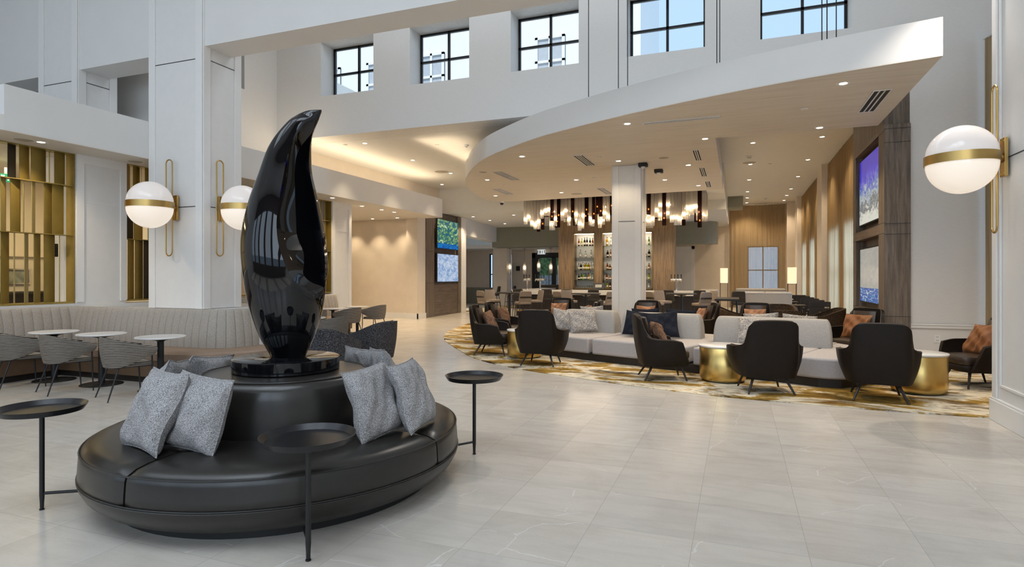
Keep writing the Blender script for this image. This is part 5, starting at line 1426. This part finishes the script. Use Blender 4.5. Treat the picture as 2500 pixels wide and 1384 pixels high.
def camera_box(label,x,y):
    t_ = thing('ceiling_camera',label,'camera',(x,y,4.499),0,'black cameras under the canopy')
    MB().box(-.11,.11,-.10,.10,-.09,0).build('body',M['grille'],t_,bevel=.012)
    MB().lathe([(0,-.15),(.04,-.13),(.055,-.09),(0,-.09)],16).build('lens_dome',M['white'],t_)
    MB().box(-.04,.04,-.04,.04,-.02,0).build('mount',M['grille'],t_,**flat)
camera_box('black box camera under the canopy at the column corner',-2.24,15.35)
camera_box('black box camera hanging from the canopy right of the column',-1.98,16.41)
t_ = thing('dome_camera','small dome camera on the back left edge of the canopy','camera',(-8.45,21.25,4.499))
MB().lathe([(0,-.14),(.05,-.125),(.07,-.08),(.07,-.06),(0,-.06)],18).build('dome',M['gloss'],t_)
MB().lathe([(.06,-.065),(.075,-.05),(.075,0),(0,0)],18).build('housing',M['white'],t_)
t_ = thing('bullet_camera','tiny security camera above the left wooden television wall','camera',(-11.33,21.2,4.02))
MB().tube([(0,0,0),(.12,-.12,-.02)],.035,12).build('body',M['white'],t_)
MB().tube([(0,0,.0),(-.05,0,.03)],.02,8).build('bracket',M['white'],t_)
# suspension rods of the canopy
for x,y,lab in [(-2.76,11.6,'thin dark rod above the canopy, leftmost'),(-2.14,11.45,'thin dark rod above the canopy, left one of the second pair'),(-1.98,11.55,'thin dark rod above the canopy, right one of the second pair'),(-.34,11.2,'thin dark rod above the canopy, left one of the pair between windows'),(-.29,11.15,'thin dark rod above the canopy, right one of the pair between windows'),(1.21,10.2,'thin dark rod before the rightmost window, left of three'),(1.28,10.2,'thin dark rod before the rightmost window, middle of three'),(1.46,10.6,'thin dark rod before the rightmost window, right of three')]:
    t_ = thing('suspension_rod',lab,'rod',(x,y,5.01),0,'canopy suspension rods')
    MB().tube([(0,0,0),(0,0,4.58)],.0085,6).build('rod',M['black'],t_)
    MB().lathe([(.03,0),(.03,.01),(.012,.04)],12).build('anchor',M['black'],t_)
# window daylight, plus added fill for the atrium and side room
for k in range(4): area('overhead_fill', (-10.3+3.375*k,-.4,9.45), (0,0,0), 2.7, 5.2, 100 if k < 2 else 190, DAY)  # added fill lamps under the closed ceiling, in place of daylight from above
for a,b in zip(WX[::2],WX[1::2]): area('daylight_window', ((a+b)/2,-7.15,4.6), (-PI/2,0,PI), 2.5, 5.6, 40 if a < -12 else 70 if a < -5 else 120, DAY)
area('overhead_fill', (-3.0,11.2,9.5), (0,0,0), 14, 2.4, 190, DAY)  # added fill strip that brightens the upper back wall; no skylight here
for y in (4.0,8.2): area('side_room_fill', (-13.4,y,3.84), (0,0,0), 1.2, 2.4, 70, (1,.80,.48))  # added warm fill so the room behind the screens isn't dark; no fittings
# ================================================================ CAMERA, DAYLIGHT, ROOM LAMPS
cam = bpy.data.cameras.new('camera'); co = bpy.data.objects.new('camera', cam); COL.objects.link(co)
co.location = (0,0,1.62)
co.rotation_euler = (PI/2, 0, math.atan2(550,1455))
cam.sensor_fit = 'HORIZONTAL'; cam.sensor_width = 36; cam.lens = 36*1455/2500
cam.shift_y = -17/2500; cam.clip_start = .05; cam.clip_end = 200
SC.camera = co
w = bpy.data.worlds.new('sky'); SC.world = w; w.use_nodes = True
bg = w.node_tree.nodes['Background']; bg.inputs[0].default_value = (.56,.76,1.0,1); bg.inputs[1].default_value = 1.0
# daylight at the clerestory and far windows
# hidden cove strips above the soffit and the canopy
area('cove_strip_soffit', (-10.9,15.8,4.62), (PI,0,0), .5, 8.5, 55, WARM)
area('cove_strip_canopy', (-7.6,17.2,5.05), (PI,R(12),0), 1.2, 6, 26, WARM)
sl = bpy.data.lights.new('sun','SUN'); sl.energy = 3.4; sl.angle = R(2); sl.color = (1,.97,.93)
so = bpy.data.objects.new('sun',sl); COL.objects.link(so); so.rotation_euler = Vector((.12,.55,-.83)).to_track_quat('-Z','Y').to_euler()
area('chandelier_glow', (-4.4,22.3,3.1), (0,0,0), 6.0, 1.2, 150, (1.0,.82,.60))
for a,b in BAYS: area('bay_light_strip', ((a+b)/2,CYF+.13,3.37), (R(12),0,0), .8, .05, 4, (1,.86,.66))
for a,b in ((17.4,18.9),(19.7,21.9),(25.6,27.3),(28.5,30.4)): area('daylight_side_window', (3.7,(a+b)/2,1.75), (0,PI/2,0), 2.7, b-a, 60, (.42,.63,1.0), R(80))
SC.view_settings.view_transform = 'Standard'; SC.view_settings.look = 'None'
SC.view_settings.exposure = 0.12; SC.view_settings.gamma = 1.0
SC.view_settings.use_curve_mapping = False
SC.cycles.max_bounces = 8; SC.cycles.diffuse_bounces = 5; SC.cycles.glossy_bounces = 4; SC.cycles.transparent_max_bounces = 24
SC.cycles.transmission_bounces = 4; SC.cycles.sample_clamp_indirect = 6.0
SC.cycles.caustics_reflective = False; SC.cycles.caustics_refractive = False
SC.cycles.use_adaptive_sampling = True
SC.cycles.use_denoising = True
